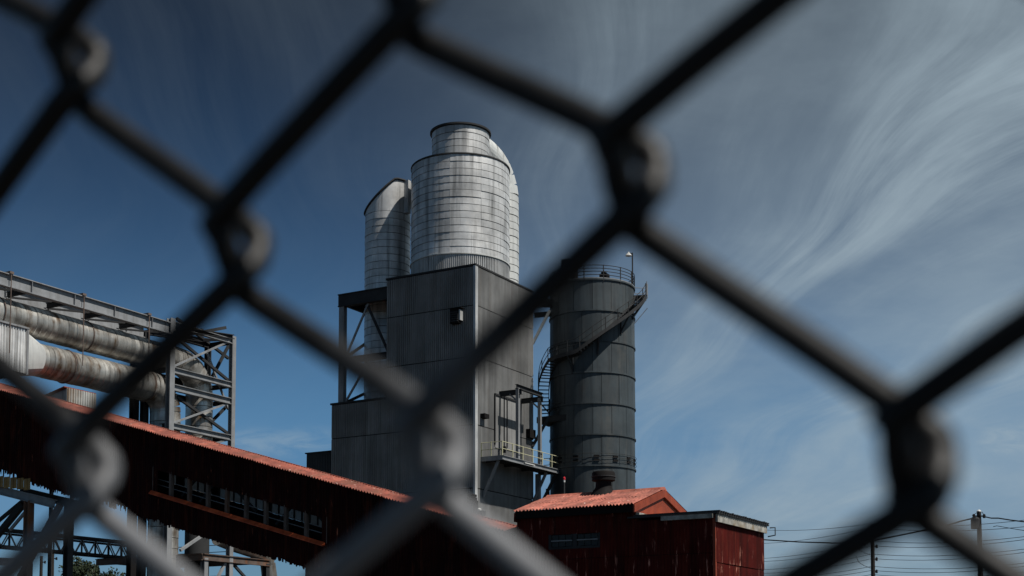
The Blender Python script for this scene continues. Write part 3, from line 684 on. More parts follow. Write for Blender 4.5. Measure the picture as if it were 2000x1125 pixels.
# gabled roof
slope = V((0, y_r-ye, z_ridge-z_e)); nf = V((0, -slope.z, slope.y)).normalized()
nsh = 12; wd = (gx-xe0)/nsh
for k in range(nsh):
    for ri in range(2):
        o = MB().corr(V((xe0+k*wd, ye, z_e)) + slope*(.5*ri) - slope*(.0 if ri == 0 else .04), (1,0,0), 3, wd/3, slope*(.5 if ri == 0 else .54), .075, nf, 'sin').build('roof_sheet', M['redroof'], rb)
        o.location += nf*(.02*ri + random.uniform(0,.015)) + V((0,-1,-slope.z/slope.y))*random.uniform(-.03,.06)*(1-ri)
sb = V((0, y_be-y_r, z_e-z_ridge)); nb = V((0, -sb.z, sb.y)).normalized()
for k in range(nsh):
    MB().corr((xe0+k*wd, y_r, z_ridge+.02), (1,0,0), 3, wd/3, sb, .075, nb, 'sin').build('roof_sheet', M['redroof'], rb)
MB().hexa([(xe0, y_r-.3, z_ridge-.03), (gx, y_r-.3, z_ridge-.03), (gx, y_r+.3, z_ridge-.03), (xe0, y_r+.3, z_ridge-.03), (xe0, y_r-.04, z_ridge+.14), (gx, y_r-.04, z_ridge+.14), (gx, y_r+.04, z_ridge+.14), (xe0, y_r+.04, z_ridge+.14)]).build('ridge_cap', M['redroof'], rb)
# gable wall and barge boards
MB().add([(xr1+.02, YR, z_wall-.6), (xr1+.02, y_be-.4, z_wall-.6), (xr1+.02, y_be-.35, z_e), (xr1+.02, y_r, z_ridge-.12), (xr1+.02, YR, z_e+.02),
          (xr1-.1, YR, z_wall-.6), (xr1-.1, y_be-.4, z_wall-.6), (xr1-.1, y_be-.35, z_e), (xr1-.1, y_r, z_ridge-.12), (xr1-.1, YR, z_e+.02)],
         [(0,1,2,3,4), (9,8,7,6,5), (0,5,6,1), (1,6,7,2), (2,7,8,3), (3,8,9,4), (4,9,5,0)]).build('gable_wall', M['redtrim'], rb)
for s_, (y0, z0) in ((0, (ye, z_e)), (1, (y_be, z_e))):
    p = V((gx-.02, y0, z0-.12)); q = V((gx-.02, y_r, z_ridge-.10))
    MB().hexa([p+V((-.05,0,-.22)), p+V((.03,0,-.22)), q+V((.03,0,-.22)), q+V((-.05,0,-.22)), p+V((-.05,0,.12)), p+V((.03,0,.12)), q+V((.03,0,.12)), q+V((-.05,0,.12))]).build('barge_board', M['redtrim'], rb)
MB().box((xe0+.05, ye+.05, z_e-.32), (gx-.1, ye+.12, z_e+.03)).build('eave_board', M['core'], rb)
MB().box((xe0-.0, ye+.02, z_e-.45), (xe0+.08, y_be, z_e-.05)).build('eave_return', M['redwall'], rb)
MB().box((xr1+.03, YR-.02, zan+.11), (xr1+.2, y_be-.4, zan+.24)).build('gable_flashing', M['white'], rb)
# ridge vent
vx = onY(1179, 965, y_r).x; vz = z_ridge
vt = MB(); rs = F/((V((vx,y_r,0))).dot(V((-math.sin(YAW), math.cos(YAW), 0))))
vt.lathe((vx, y_r, vz-.3), [(.78, 0), (.62, .25), (.38, .62), (.36, .9)], 24)
vent = autosmooth(vt.build('ridge_vent', M['black'], rb))
autosmooth(MB().lathe((vx, y_r, vz+.58), [(.40, 0), (.54, .04), (.54, .40), (.50, .46), (.1, .52)], 28).build('vent_cap', M['black'], vent))
MB().lathe((vx, y_r, vz+.78), [(.55, 0), (.565, .0), (.565, .05), (.55, .05)], 28, cap=False).build('vent_band', M['dsteel'], vent)
# ================================================================== inclined conveyor gallery
YG = YR + .45
gl = thing('conveyor_gallery', 'long inclined dark conveyor gallery with red corrugated roof descending left to right', 'gallery', (onY(500, 900, YG).x, YG, 0))
tL = onY(-220, 760-.279*220, YG); tR = onY(1008, 1042, YG)
ex = (tR - tL); LG = ex.length; e1 = ex.normalized()
bL = onY(196, 990, YG); bR = onY(572, 1105, YG)
def gtop(x): return tL.z + (x-tL.x)/(tR.x-tL.x)*(tR.z-tL.z)
def gbot(x): return bL.z + (x-bL.x)/(bR.x-bL.x)*(bR.z-bL.z)
wl, wr = onY(297, 956, YG), onY(637, 1058, YG)
def wsil(x): return wl.z + (x-wl.x)/(wr.x-wl.x)*(wr.z-wl.z)
WH = 1.15; GW = 3.4
nS = int(LG/1.05); ws = LG/nS
xs_block = onY(575, 1100, YG).x
def jagf(seed, a):
    rr = random.Random(seed)
    tab = [rr.uniform(0, a) for _ in range(40)]
    return lambda x: tab[int(x*14) % 40]
for k in range(nS):
    p = tL + e1*(k*ws); xa = p.x; xb = (p + e1*ws).x
    top = p + V((0, 0, -.05)); wx = xb - xa
    e = V((1, 0, e1.z/e1.x)); le = e.length; eu = e/le
    low = 0.5 if xa >= xs_block else gbot(xa)
    def sheet(z_lo, z_hi, jag=None):
        MB().corr((xa, YG, z_lo), eu, 6, ws/6, (0,0,z_hi-z_lo), .04, (0,-1,0), 'sin', jag).build('wall_sheet', M['shadesheet'], gl, loc=(0,-random.uniform(0,.03),0))
    if wl.x <= (xa+xb)/2 <= wr.x:
        sheet(wsil(xa)+WH, top.z); sheet(low, wsil(xa)-.05, jagf(k, random.choice((.05,.08,.16))))
    else:
        sheet(low, top.z, jagf(k, random.choice((.04,.05,.10))) if xa < xs_block else None)
    # roof sheets
    rise = V((0, 1.3, .31)); nr = V((0, -rise.z, rise.y)).normalized()
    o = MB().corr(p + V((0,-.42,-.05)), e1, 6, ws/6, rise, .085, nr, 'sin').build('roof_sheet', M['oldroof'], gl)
    o.location += nr*random.uniform(0,.02) + V((0,-1,-.24))*random.uniform(-.03,.06)
    MB().corr(p + V((0,-.42,-.05)) + rise, e1, 6, ws/6, V((0, 2.95, -.70)), .085, V((0,.23,.973)), 'sin').build('roof_sheet', M['oldroof'], gl)
MB().bar(tL + V((0, .90, .31)), tR + V((0, .90, .31)), .3, .05).build('ridge_cap', M['oldroof'], gl)
# floor, back wall, frames
fl = MB().hexa([(tL.x, YG+.08, gbot(tL.x)+.5), (tR.x, YG+.08, gbot(tR.x)+.5), (tR.x, YG+GW, gbot(tR.x)+.5), (tL.x, YG+GW, gbot(tL.x)+.5),
                (tL.x, YG+.08, gbot(tL.x)+.7), (tR.x, YG+.08, gbot(tR.x)+.7), (tR.x, YG+GW, gbot(tR.x)+.7), (tL.x, YG+GW, gbot(tL.x)+.7)]).build('floor', M['core'], gl)
def slantbox(xa, xb, za, zb, y0, y1, name, m):   # za/zb: functions of x for bottom and top
    return MB().hexa([(xa,y0,za(xa)), (xb,y0,za(xb)), (xb,y1,za(xb)), (xa,y1,za(xa)), (xa,y0,zb(xa)), (xb,y0,zb(xb)), (xb,y1,zb(xb)), (xa,y1,zb(xa))]).build(name, m, gl)
xw0, xw1 = onY(330, 960, YG+GW).x, onY(650, 1040, YG+GW).x
zlo = lambda x: wsil(x) + .30
zhi = lambda x: wsil(x) + 2.05
slantbox(tL.x, xw0, gbot, gtop, YG+GW, YG+GW+.06, 'back_wall', M['core'])
slantbox(xw1, tR.x, gbot, gtop, YG+GW, YG+GW+.06, 'back_wall', M['core'])
slantbox(xw0, xw1, gbot, zlo, YG+GW, YG+GW+.06, 'back_wall', M['core'])
slantbox(xw0, xw1, zhi, gtop, YG+GW, YG+GW+.06, 'back_wall', M['core'])
slantbox(xw0, xw1, lambda x: gtop(x)-.25, lambda x: gtop(x)-.08, YG+.1, YG+GW, 'ceiling', M['core'])
npn = 22; wp = (xw1-xw0)/npn
for k in range(npn):
    xa, xb = xw0 + k*wp, xw0 + (k+1)*wp
    if k in (1, 6, 13): 
        slantbox(xa, xb, zlo, zhi, YG+GW, YG+GW+.05, 'blind_panel', M['core']); continue
    slantbox(xa, xa+.10, zlo, zhi, YG+GW, YG+GW+.07, 'mullion', M['dsteel'])
    for i in range(3):
        f0, f1 = i/3, (i+1)/3
        slantbox(xa+.10, xb, lambda x: zlo(x)+(zhi(x)-zlo(x))*f0+.03, lambda x: zlo(x)+(zhi(x)-zlo(x))*f1-.03, YG+GW+.02, YG+GW+.04, 'pane', M['glass'])
    slantbox(xa+.10, xb, lambda x: zlo(x)+(zhi(x)-zlo(x))*.333-.03, lambda x: zlo(x)+(zhi(x)-zlo(x))*.333+.03, YG+GW, YG+GW+.07, 'glazing_bar', M['dsteel'])
# front posts, braces and rails in the open strip
nps = 9
for k in range(nps+1):
    x = wl.x + (wr.x-wl.x)*k/nps
    MB().bar((x, YG+.1, wsil(x)-.1), (x, YG+.1, wsil(x)+WH+.1), .22, .16).build('strip_post', M['rsteel'], gl)
    if k in (1, 2, 4, 6, 8):
        x2 = x + (wr.x-wl.x)/nps; s_ = 1 if k % 4 else -1
        MB().bar((x if s_ > 0 else x2, YG+.9, wsil(x)+.0), (x2 if s_ > 0 else x, YG+.9, wsil(x2)+WH+.4), .1, .14).build('brace', M['dsteel'], gl)
rl = MB()
for z in (.32, .62): rl.tube([(wl.x-.3, YG+.5, wsil(wl.x-.3)+z), (wr.x, YG+.5, wsil(wr.x)+z)], .028, 5)
rl.build('walkway_rail', M['steel'], gl)
# sloping red ledge under the strip
lg = MB()
seg = 14
for k in range(seg):
    xa = wl.x + (wr.x-wl.x)*k/seg; xb = wl.x + (wr.x-wl.x)*(k+1)/seg - .02
    MB().add([(xa, YG-.26, wsil(xa)-.22), (xb, YG-.26, wsil(xb)-.22), (xb, YG-.08, wsil(xb)-.04), (xa, YG-.08, wsil(xa)-.04),
              (xa, YG-.26, wsil(xa)-.26), (xb, YG-.26, wsil(xb)-.26), (xb, YG-.05, wsil(xb)-.2), (xa, YG-.05, wsil(xa)-.2)],
             [(0,1,2,3), (5,4,7,6), (4,5,1,0), (2,6,7,3), (0,3,7,4), (1,5,6,2)]).build('ledge_flashing', M['redledge'], gl, loc=(0,0,random.uniform(-.02,.02)))
# steel under the gallery: bottom chord, bent columns
def col_at(px, py0, name, wd, m, y=YG+1.0):
    p = onY(px, py0, y); MB().ibar((p.x, y, 0), (p.x, y, p.z), wd, wd*1.1, wd*.12).build(name, m, gl)
# left trestle bent
tr_ = thing('steel_trestle', 'weathered steel trestle bent under the left end of the gallery', 'trestle', (onY(57, 1100, YG+.4).x, YG+.4, 0))
yt = YG + .2
p = onY(57, 972, yt); q0 = onY(-40, 948, yt); q1 = onY(107, 984, yt)
MB().ibar((p.x, yt, 0), (p.x, yt, p.z-.2), .42, .42, .06).build('column', M['rsteel'], tr_)
MB().ibar((p.x, yt+3, 0), (p.x, yt+3, p.z-.2), .42, .42, .06).build('column', M['dsteel'], tr_)
MB().ibar(q0, q1, .3, .5, .06).build('top_beam', M['steel'], tr_)
MB().ibar(q0+V((0,3,0)), q1+V((0,3,0)), .3, .5, .06).build('top_beam', M['dsteel'], tr_)
a = onY(118, 985, yt); b = onY(38, 1130, yt)
MB().bar(a, b, .28, .3).build('raking_leg', M['rsteel'], tr_)
a = onY(45, 985, yt+1.5); b = onY(-70, 1125, yt+1.5); MB().bar(a, b, .28, .35).build('raking_leg', M['dsteel'], tr_)
MB().bar(b+V((-2,0,-6)), b, .28, .35).build('leg_foot', M['dsteel'], tr_)
a = onY(-60, 1094, yt); b = onY(57, 1099, yt); MB().ibar(a, b, .3, .45, .05).build('cross_beam', M['rsteel'], tr_)
a = onY(62, 985, yt+.6); b = onY(20, 1035, yt+.6); MB().bar(a, b, .14, .16).build('knee_brace', M['steel'], tr_)
a = onY(-30, 1040, yt+2.5); b = onY(52, 972, yt+2.5); MB().bar(a, b, .16, .2).build('knee_brace', M['dsteel'], tr_)
# ochre sheets under the gallery at far left
ya_ = YG - .12
for k in range(9):
    x0 = onY(-60+13.3*k, 940, ya_).x; x1 = onY(-60+13.3*(k+1), 940, ya_).x
    zt_ = onY(-60+13.3*k, 926+1.2*k, ya_).z; zb2 = onY(-60+13.3*k, 947+1.35*k, ya_).z
    MB().corr((x0, ya_, zb2), (1,0,0), 2, (x1-x0)/2-.005, (0,0,zt_-zb2), .05, (0,-1,0)).build('ochre_sheet', M['ochre'], gl)
# slab of tower wall: columns behind torn edge
# ================================================================== duct bridge on the left
XP = -73.7
br = thing('duct_bridge', 'grey steel beam bridge and braced end frame carrying the big ducts on the left', 'bridge', (XP, onX(454, 800, XP).y, 0))
yE = onX(454, 700, XP).y; yP = onX(333, 700, XP).y; ySt = onX(-260, 500, XP).y
zB = onX(160, 580, XP).z          # beam top near px 160
zB = onX(325, 628, XP).z
XQ = XP - 2.6
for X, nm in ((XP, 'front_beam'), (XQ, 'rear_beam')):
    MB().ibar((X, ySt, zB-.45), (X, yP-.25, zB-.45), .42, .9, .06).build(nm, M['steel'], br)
    y = ySt + 1
    while y < yP:
        MB().box((X-.19, y, zB-.84), (X+.19, y+.03, zB-.06)).build('stiffener', M['steel'], br); y += 3.7
y = ySt + 2
i = 0
while y < yP - 1:
    MB().ibar((XQ+.2, y, zB-.6), (XP-.2, y, zB-.6), .2, .35, .04).build('cross_tie', M['dsteel'], br)
    MB().bar((XQ+.2, y+.1, zB-.75), (XP-.2, y+3.2, zB-.75), .12, .12).build('diagonal_tie', M['dsteel'], br)
    y += 3.4
# end frame
def post(X, y, top, wd=.5, m='steel', z0=0): return MB().ibar((X, y, z0), (X, y, top), wd, wd*.9, .06, up=(1,0,0)).build('post', M[m], br)
ztE = onX(454, 657, XP).z
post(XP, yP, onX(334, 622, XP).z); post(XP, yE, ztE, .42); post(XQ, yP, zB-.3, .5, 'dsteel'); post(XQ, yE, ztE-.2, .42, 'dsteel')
for (pyl) in ((336, 721, 449, 753, .45), (336, 758, 449, 782, .5), (338, 832, 449, 855, .45), (338, 640, 450, 660, .4)):
    z0 = onX(pyl[0], pyl[1], XP).z
    zz = onX(pyl[2], pyl[3], XP).z; z0 = (z0+zz)/2
    MB().ibar((XP, yP+.25, z0), (XP, yE-.2, z0), .35, pyl[4], .05).build('frame_beam', M['steel'], br)
    MB().ibar((XQ, yP+.25, z0), (XQ, yE-.2, z0), .35, pyl[4], .05).build('frame_beam', M['dsteel'], br)
    for y in (yP, yE): MB().ibar((XQ+.25, y, z0), (XP-.25, y, z0), .25, .35, .04).build('frame_beam', M['dsteel'], br)
def dg(px0, py0, px1, py1, X=XP, m='steel', wd=.14): MB().bar(onX(px0, py0, X), onX(px1, py1, X), wd, wd, (1,0,0)).build('diagonal_brace', M[m], br)
dg(338, 716, 447, 667); dg(447, 744, 345, 660, XP-.3, 'dsteel', .2); dg(448, 672, 415, 735, XP-1.5, 'dsteel', .2); dg(405, 690, 446, 800, XP-1.2, 'steel')
dg(338, 826, 447, 787); dg(447, 848, 345, 775, XP-.3, 'dsteel', .2); dg(446, 790, 412, 825, XP-1.5, 'dsteel', .2)
dg(338, 890, 447, 858); dg(447, 900, 360, 850, XP-.3, 'dsteel', .2)
dg(345, 622, 446, 700, XP-2.4, 'dsteel', .2); dg(360, 655, 440, 640, XP-2.4, 'dsteel', .25)
MB().ibar((XP, yP-.2, zB-.4), (XP, yE, ztE-.05), .4, .35, .05).build('top_chord', M['dsteel'], br)
MB().ibar((XQ, yP, zB-.4), (XQ, yE, ztE-.05), .4, .35, .05).build('top_chord', M['dsteel'], br)
for k in range(4):
    y = yP + (yE-yP)*(k+.5)/4; MB().bar((XQ, y, ztE-.2), (XP, y+(.9 if k % 2 else -.9), ztE-.2), .14, .2).build('top_tie', M['dsteel'], br)
# hangers
for px, pb in ((22, 690), (165, 715), (293, 745)):
    p = onX(px, 560, XP+.25)
    h0 = MB().box((XP-.28, p.y-.16, zB+.003), (XP+.30, p.y+.16, zB+.16)).tube([(XP+.24, p.y, zB+.12), (XP+.24, p.y, onX(px, pb, XP+.25).z)], .035, 6).build('hanger_rod', M['rsteel'], br)
# ducts
def duct(name, label, X, Zc, Rr, y0, y1, bend, ydown, zfoot):
    t = thing(name, label, 'duct', (X, y1, zfoot))
    n = int((y1-y0)/.45); h = (y1-y0)/n
    def secmesh(rr):
        mb = MB(); N_ = 32; vs = []
        for (r_, yy) in ((rr*.97, 0.0), (rr+.0, .03), (rr, h-.05), (rr*.97, h)):
            for k in range(N_): a = 2*math.pi*k/N_; vs.append((math.cos(a)*r_, yy, math.sin(a)*r_))
        mb.add(vs, [(i*N_+k, (i+1)*N_+k, (i+1)*N_+(k+1) % N_, i*N_+(k+1) % N_) for i in range(3) for k in range(N_)])
        me = bpy.data.meshes.new('duct_section'); me.from_pydata([tuple(v) for v in mb.v], [], mb.f); me.materials.append(M['pipe'])
        for p in me.polygons: p.use_smooth = True
        me.set_sharp_from_angle(angle=R(30)); return me
    ms = [secmesh(Rr), secmesh(Rr*1.012), secmesh(Rr*.99)]
    for k in range(n): inst('duct_section', random.choice(ms), t, V((0, y0 + k*h - y1, Zc-zfoot)))
    for k in range(6, n, 17): MB().tube([(X+math.cos(2*math.pi*j/32)*(Rr+.03), y0+k*h, Zc+math.sin(2*math.pi*j/32)*(Rr+.03)) for j in range(32)], .045, 5, closed=True).build('band_flange', M['rsteel'], t)
    MB().box((X-.03, y0, Zc+Rr*.98), (X+.03, y1, Zc+Rr+.04)).build('top_seam', M['rsteel'], t)
    # bend down: segmented elbow
    ns_ = 7; P = []
    for k in range(ns_+1):
        a = R(90*k/ns_); P.append(V((X, y1 + bend*math.sin(a), Zc - bend*(1-math.cos(a)))))
    for k in range(ns_):
        d = (P[k+1]-P[k]).normalized()*.015
        autosmooth(MB().tube([P[k]+d, P[k+1]-d], [Rr*(1.0), Rr*1.015], 28).build('elbow_segment', M['pipe'], t), 50)
    z = P[-1].z; yv = P[-1].y; k = 0
    while z > (14 if Rr < 1.1 else 6):
        z2_ = z - .8
        autosmooth(MB().tube([(X, yv, z-.02), (X, yv, z2_+.02)], [Rr*.995, Rr*1.01], 28).build('drop_section', M['pipe'], t), 50); z = z2_
    autosmooth(MB().tube([(X, yv, z), (X, yv, 0)], [Rr*.9, Rr*.9], 28).build('lower_drop', M['dsteel'] if Rr < 1.1 else M['pipe'], t), 50)
    return t
XD = XP - 1.35
p1 = onX(160, 656, XD); q1 = onX(360, 690, XD)
yv1 = onX(389, 800, XD).y; bend1 = 2.4
yv2 = onX(322, 850, XD).y
duct('upper_duct', 'upper large weathered metal duct with rust streaks bending down inside the steel frame', XD, p1.z, 1.05, ySt, yv1-bend1, bend1, yv1, 0)
p2 = onX(160, 724, XD); yst2 = onX(66, 700, XD).y
duct('lower_duct', 'lower large weathered metal duct starting at a square hopper on the left', XD, p2.z, 1.14, yst2, yv2-1.7, 1.7, yv2, 0)
# square-to-round hopper and box
hz = p2.z; yh0 = onX(24, 690, XD).y
hp_ = thing('square_hopper', 'pale sheet metal hopper tapering from a ribbed box to the lower duct', 'hopper', (XD, yh0, 0))
mb = MB(); N_ = 32; vs = []
for k in range(N_):
    a = 2*math.pi*(k+.5)/N_; c_, s_ = math.cos(a), math.sin(a); m_ = max(abs(c_), abs(s_))
    vs.append((XD + c_/m_*1.45, yh0, hz + s_/m_*1.45))
for k in range(N_):
    a = 2*math.pi*(k+.5)/N_; vs.append((XD + math.cos(a)*1.15, yst2+.05, hz + math.sin(a)*1.15))
mb.add(vs, [(k, N_+k, N_+(k+1) % N_, (k+1) % N_) for k in range(N_)])
autosmooth(mb.build('transition', M['galv_pale'], hp_), 25)
bx = MB().box((XD-1.5, yh0-4.0, hz-1.5), (XD+1.4, yh0-.02, hz+1.5)).build('box', M['core'], hp_)
for k in range(6):
    MB().corr((XD+1.42, yh0-.02-.66*(k+1), hz-1.5), (0,1,0), 3, .22, (0,0,3.0), .06, (1,0,0)).build('box_sheet', M['galv'], hp_)
MB().box((XD-1.6, yh0-.1, hz-1.58), (XD+1.54, yh0+.06, hz-1.46)).box((XD+1.42, yh0-.1, hz-1.46), (XD+1.54, yh0+.06, hz+1.5)).box((XD-1.6, yh0-4, hz+1.5), (XD+1.56, yh0+.06, hz+1.62)).build('box_frame', M['steel'], hp_)
for yy in (yh0-3.8, yh0-2.6):
    for xx in (XD-1.2, XD+1.1): MB().ibar((xx, yy, 0), (xx, yy, hz-1.5), .25, .25, .04).build('leg', M['dsteel'], hp_)
# small rusty roof housing in front of the ducts
XH = onX(160, 780, XP+2.2).x
ha = onX(131, 757, XH); hb = onX(187, 776, XH)
hs_ = thing('roof_housing', 'small rust-streaked corrugated housing with red sloped roof above the gallery', 'housing', (XH, ha.y, 0))
zh_ = ha.z
MB().box((XH-2.6, ha.y+.06, zh_-3.6), (XH-.06, hb.y, zh_-1.3)).build('wall', M['core'], hs_)
for xx in (XH-2.4, XH-.4): MB().ibar((xx, ha.y+1, 0), (xx, ha.y+1, zh_-3.6), .2, .2, .03).build('leg', M['dsteel'], hs_)
nn = 6; wd = (hb.y-ha.y)/nn
for k in range(nn): MB().corr((XH, ha.y+k*wd, zh_-3.4), (0,1,0), 2, wd/2, (0,0,3.4), .07, (1,0,0)).build('wall_sheet', M['rustsheet'], hs_)
xg = onY(72, 783, ha.y).x; zg = onY(72, 783, ha.y).z
MB().hexa([(xg, ha.y-.02, zg-3), (XH, ha.y-.02, zg-3), (XH, ha.y+.05, zg-3), (xg, ha.y+.05, zg-3), (xg, ha.y-.02, zg-.1), (XH, ha.y-.02, zh_-.06), (XH, ha.y+.05, zh_-.06), (xg, ha.y+.05, zg-.1)]).build('gable_sheet', M['galv'], hs_)
MB().hexa([(xg-.2, ha.y-.25, zg-.12), (XH-.02, ha.y-.25, zh_-.0), (XH-.02, hb.y+.02, zh_-.0), (xg-.2, hb.y+.1, zg-.12), (xg-.2, ha.y-.25, zg), (XH-.02, ha.y-.25, zh_+.06), (XH-.02, hb.y+.02, zh_+.06), (xg-.2, hb.y+.1, zg)]).build('roof', M['redtrim'], hs_)
# column behind the gallery near px 258
cb = onX(260, 780, XP-1.0); post(XQ, onX(262, 800, XQ).y, onX(262, 700, XQ).z, .55, 'black')
# service deck below
XK = XP + 2.2
kc = onX(396, 1080, XK); zk_ = kc.z
dk = thing('service_deck', 'dark steel service deck with rail and braces below the big ducts', 'platform', (kc.x, kc.y, 0))
kl = onY(190, 1088, kc.y); kr = onX(523, 1098, XK)
MB().box((kl.x, kc.y, zk_-.35), (XK, kr.y, zk_)).build('deck', M['dsteel'], dk)
MB().ibar((kl.x, kc.y-.1, zk_-.3), (XK+.1, kc.y-.1, zk_-.3), .25, .5, .05).build('edge_beam', M['rsteel'], dk)
MB().ibar((XK+.15, kc.y-.1, zk_-.3), (XK+.15, kr.y, zk_-.3), .25, .5, .05).build('edge_beam', M['rsteel'], dk)
for (x, y, m_) in ((XK, kc.y+.2, 'steel'), (XK, onX(448, 1100, XK).y, 'steel'), (XK, kr.y-.2, 'dsteel'), (onY(325, 1100, kc.y).x, kc.y+.2, 'dsteel'), (onY(262, 1100, kc.y).x, kc.y+.2, 'dsteel')):
    MB().ibar((x, y, 0), (x, y, zk_+(.9 if m_ == 'steel' and y > kc.y+1 else -.35)), .4, .4, .06).build('column', M[m_], dk)
MB().bar((XK, kc.y+.6, zk_-3.2), (XK, onX(440, 1100, XK).y, zk_-.6), .18, .2).build('brace', M['steel'], dk)
MB().bar((XK, onX(455, 1100, XK).y, zk_-.6), (XK, kr.y-.3, zk_-3.2), .18, .2).build('brace', M['dsteel'], dk)
MB().bar((XK-.2, kc.y+.1, zk_-3), (onY(335, 1100, kc.y).x, kc.y+.1, zk_-.6), .18, .2).build('brace', M['dsteel'], dk)
MB().bar(onX(352, 1075, XK), onX(392, 1048, XK), .18, .2).build('raised_brace', M['steel'], dk)
for z in (-1.6, -2.6): MB().bar((kl.x, kc.y+3, zk_+z), (XK, kc.y+3, zk_+z), .16, .2).build('lower_beam', M['dsteel'], dk)
for z in (.55, 1.1):
    MB().tube([(kl.x, kc.y+5.0, zk_+z), (XK-2, kc.y+5.0, zk_+z)], .03, 5).build('rail', M['dsteel'], dk)
# bent duct lying beyond the deck
p = [onX(x, y, XK-.4) for x, y in ((425, 1050), (455, 1062), (490, 1073), (512, 1083), (523, 1100), (528, 1140))]
ed = thing('bent_duct', 'bent pale duct behind the service deck below the gallery', 'duct', (p[-1].x, p[-1].y, 0))
p.append(V((p[-1].x, p[-1].y, 0)))
for k in range(len(p)-1):
    d = (p[k+1]-p[k]).normalized()*.02
    autosmooth(MB().tube([p[k]+d, p[k+1]-d], [.60, .62], 24).build('duct_segment', M['pipe'], ed), 50)
# lattice footbridge far left
XT = -84.0
ta = onX(-60, 1030, XT); tb = onX(300, 1068, XT); zt0_, zt1_ = onX(100, 1047, XT).z, onX(100, 1075, XT).z
lt = thing('lattice_bridge', 'thin dark lattice truss bridge spanning behind the trestle at lower left', 'truss bridge', (XT, ta.y, 0))
for X in (XT, XT-1.6):
    for z in (zt0_, zt1_): MB().ibar((X, ta.y, z), (X, tb.y, z), .14, .16, .03).build('chord', M['dsteel'], lt)
    n = 26; dy = (tb.y-ta.y)/n
    for k in range(n):
        z0, z1 = (zt0_, zt1_) if k % 2 else (zt1_, zt0_)
        MB().bar((X, ta.y+k*dy, z0), (X, ta.y+(k+1)*dy, z1), .07, .08).build('lattice_bar', M['steel'], lt)
        if k % 2: MB().bar((X, ta.y+k*dy, z1), (X, ta.y+k*dy, z0), .07, .08).build('lattice_bar', M['dsteel'], lt)
MB().box((XT-1.55, ta.y, zt0_+.1), (XT-.05, tb.y, zt0_+.25)).build('walkway', M['dsteel'], lt)
for y in (ta.y+2, tb.y-2): MB().box((XT-1.0, y, 0), (XT-.6, y+.4, zt1_)).build('pier', M['dsteel'], lt)
# ================================================================== utility poles and lines
def pole(px, pytop, D, label, ins):
    b = atD(px, pytop, D)
    t = thing('utility_pole', label, 'utility pole', (b.x, b.y, 0), 'utility poles')
    MB().tube([(b.x, b.y, 0), (b.x, b.y, b.z*.6), (b.x, b.y, b.z)], [.2, .16, .13], 10).build('pole', M['wood'], t)
    for (py, side) in ins:
        p = atD(px, py, D); q = p + _rt*side*.32
        MB().bar(p, q, .06, .08).lathe(q-V((0,0,.12)), [(.07,0),(.1,.05),(.06,.1),(.1,.15),(.05,.25)], 10).build('insulator', M['black'], t)
    return t, b
pA, bA = pole(1912, 1000, 85, 'right utility pole with transformer can and looping cable near the frame edge', ((1008, -1), (1008, 1)))
p = atD(1909, 1022, 85); MB().lathe(p + V((0,-.0,-.35)) - _rt*.12, [(.26, 0), (.28, .05), (.28, .6), (.2, .72)], 16).build('transformer', M['dsteel'], pA)
MB().lathe(V((bA.x, bA.y, bA.z)), [(.14, 0), (.14, .06), (.05, .14)], 10).build('pole_cap', M['lampwhite'], pA)
MB().tube([atD(x, y, 84.8) for x, y in ((1905,1014),(1904,1004),(1910,1000),(1918,1000),(1922,1006),(1924,1012))], .02, 5).build('jumper_cable', M['wire'], pA)
pB, bB = pole(1703.5, 1024, 100, 'left utility pole with three side insulators, right of the red shed', ((1067, 1), (1092, 1), (1116, 1)))
MB().tube([atD(x, y, 99.8) for x, y in ((1672,1066),(1680,1075),(1690,1081),(1702,1083))], .02, 5).tube([atD(x, y, 99.8) for x, y in ((1672,1086),(1677,1098),(1688,1105),(1702,1110))], .02, 5).build('jumper_cable', M['wire'], pB)
def line(pts, r, label):
    # pts: (px, py, D) -> hanging cable
    P = []
    for (a, b) in zip(pts[:-1], pts[1:]):
        A, B = atD(*a), atD(*b)
        for k in range(12):
            t = k/12; P.append(A.lerp(B, t) - V((0,0, .35*4*t*(1-t))))
    P.append(atD(*pts[-1]))
    return tag(MB().tube(P, r, 5).build('overhead_line', M['wire']), label, 'cable', 'overhead lines')
names = ['topmost thin overhead line right of the shed', 'second thin overhead line from the top, dipping left', 'upper wire of the middle pair on the left utility pole', 'lower wire of the middle pair on the left utility pole',
         'upper wire of the pair at the middle insulator', 'lower wire of the pair at the middle insulator', 'upper wire of the pair at the lowest insulator', 'lower wire of the pair at the lowest insulator', 'lowest overhead line at the bottom edge']
rows = [((1440,1031),(1700,1023),(2060,1008)), ((1440,1062),(1703,1030),(2060,1022)), ((1440,1092),(1703,1056),(2060,1040)), ((1440,1097),(1703,1066),(2060,1045)), ((1440,1113),(1703,1082),(2060,1064)),
        ((1440,1120),(1703,1091),(2060,1070)), ((1440,1128),(1703,1106),(2060,1092)), ((1440,1132),(1703,1114),(2060,1098)), ((1440,1140),(1703,1122),(2060,1110))]
for nm, r_ in zip(names, rows):
    D0, D1, D2 = 125, 99.6, 78
    line(((r_[0][0], r_[0][1], D0), (r_[1][0], r_[1][1], D1), (r_[2][0], r_[2][1], D2)), .017, nm)
thick = [atD(x, y, D) for x, y, D in ((1380,1042,110), (1490,1054,104), (1560,1058.5,99), (1646,1061,95), (1710,1055,92.5), (1770,1043,90), (1846,1027,87.5), (1880,1017,86), (1906,1011,85))]
tag(MB().tube(thick, .045, 6).build('overhead_cable', M['wire']), 'thick black cable sagging from behind the shed to the right pole', 'cable')
thick2 = [atD(x, y, D) for x, y, D in ((1918,1008,85), (1936,1012,84), (1950,1012,83), (1975,1016,82), (2000,1019,81), (2060,1024,78))]
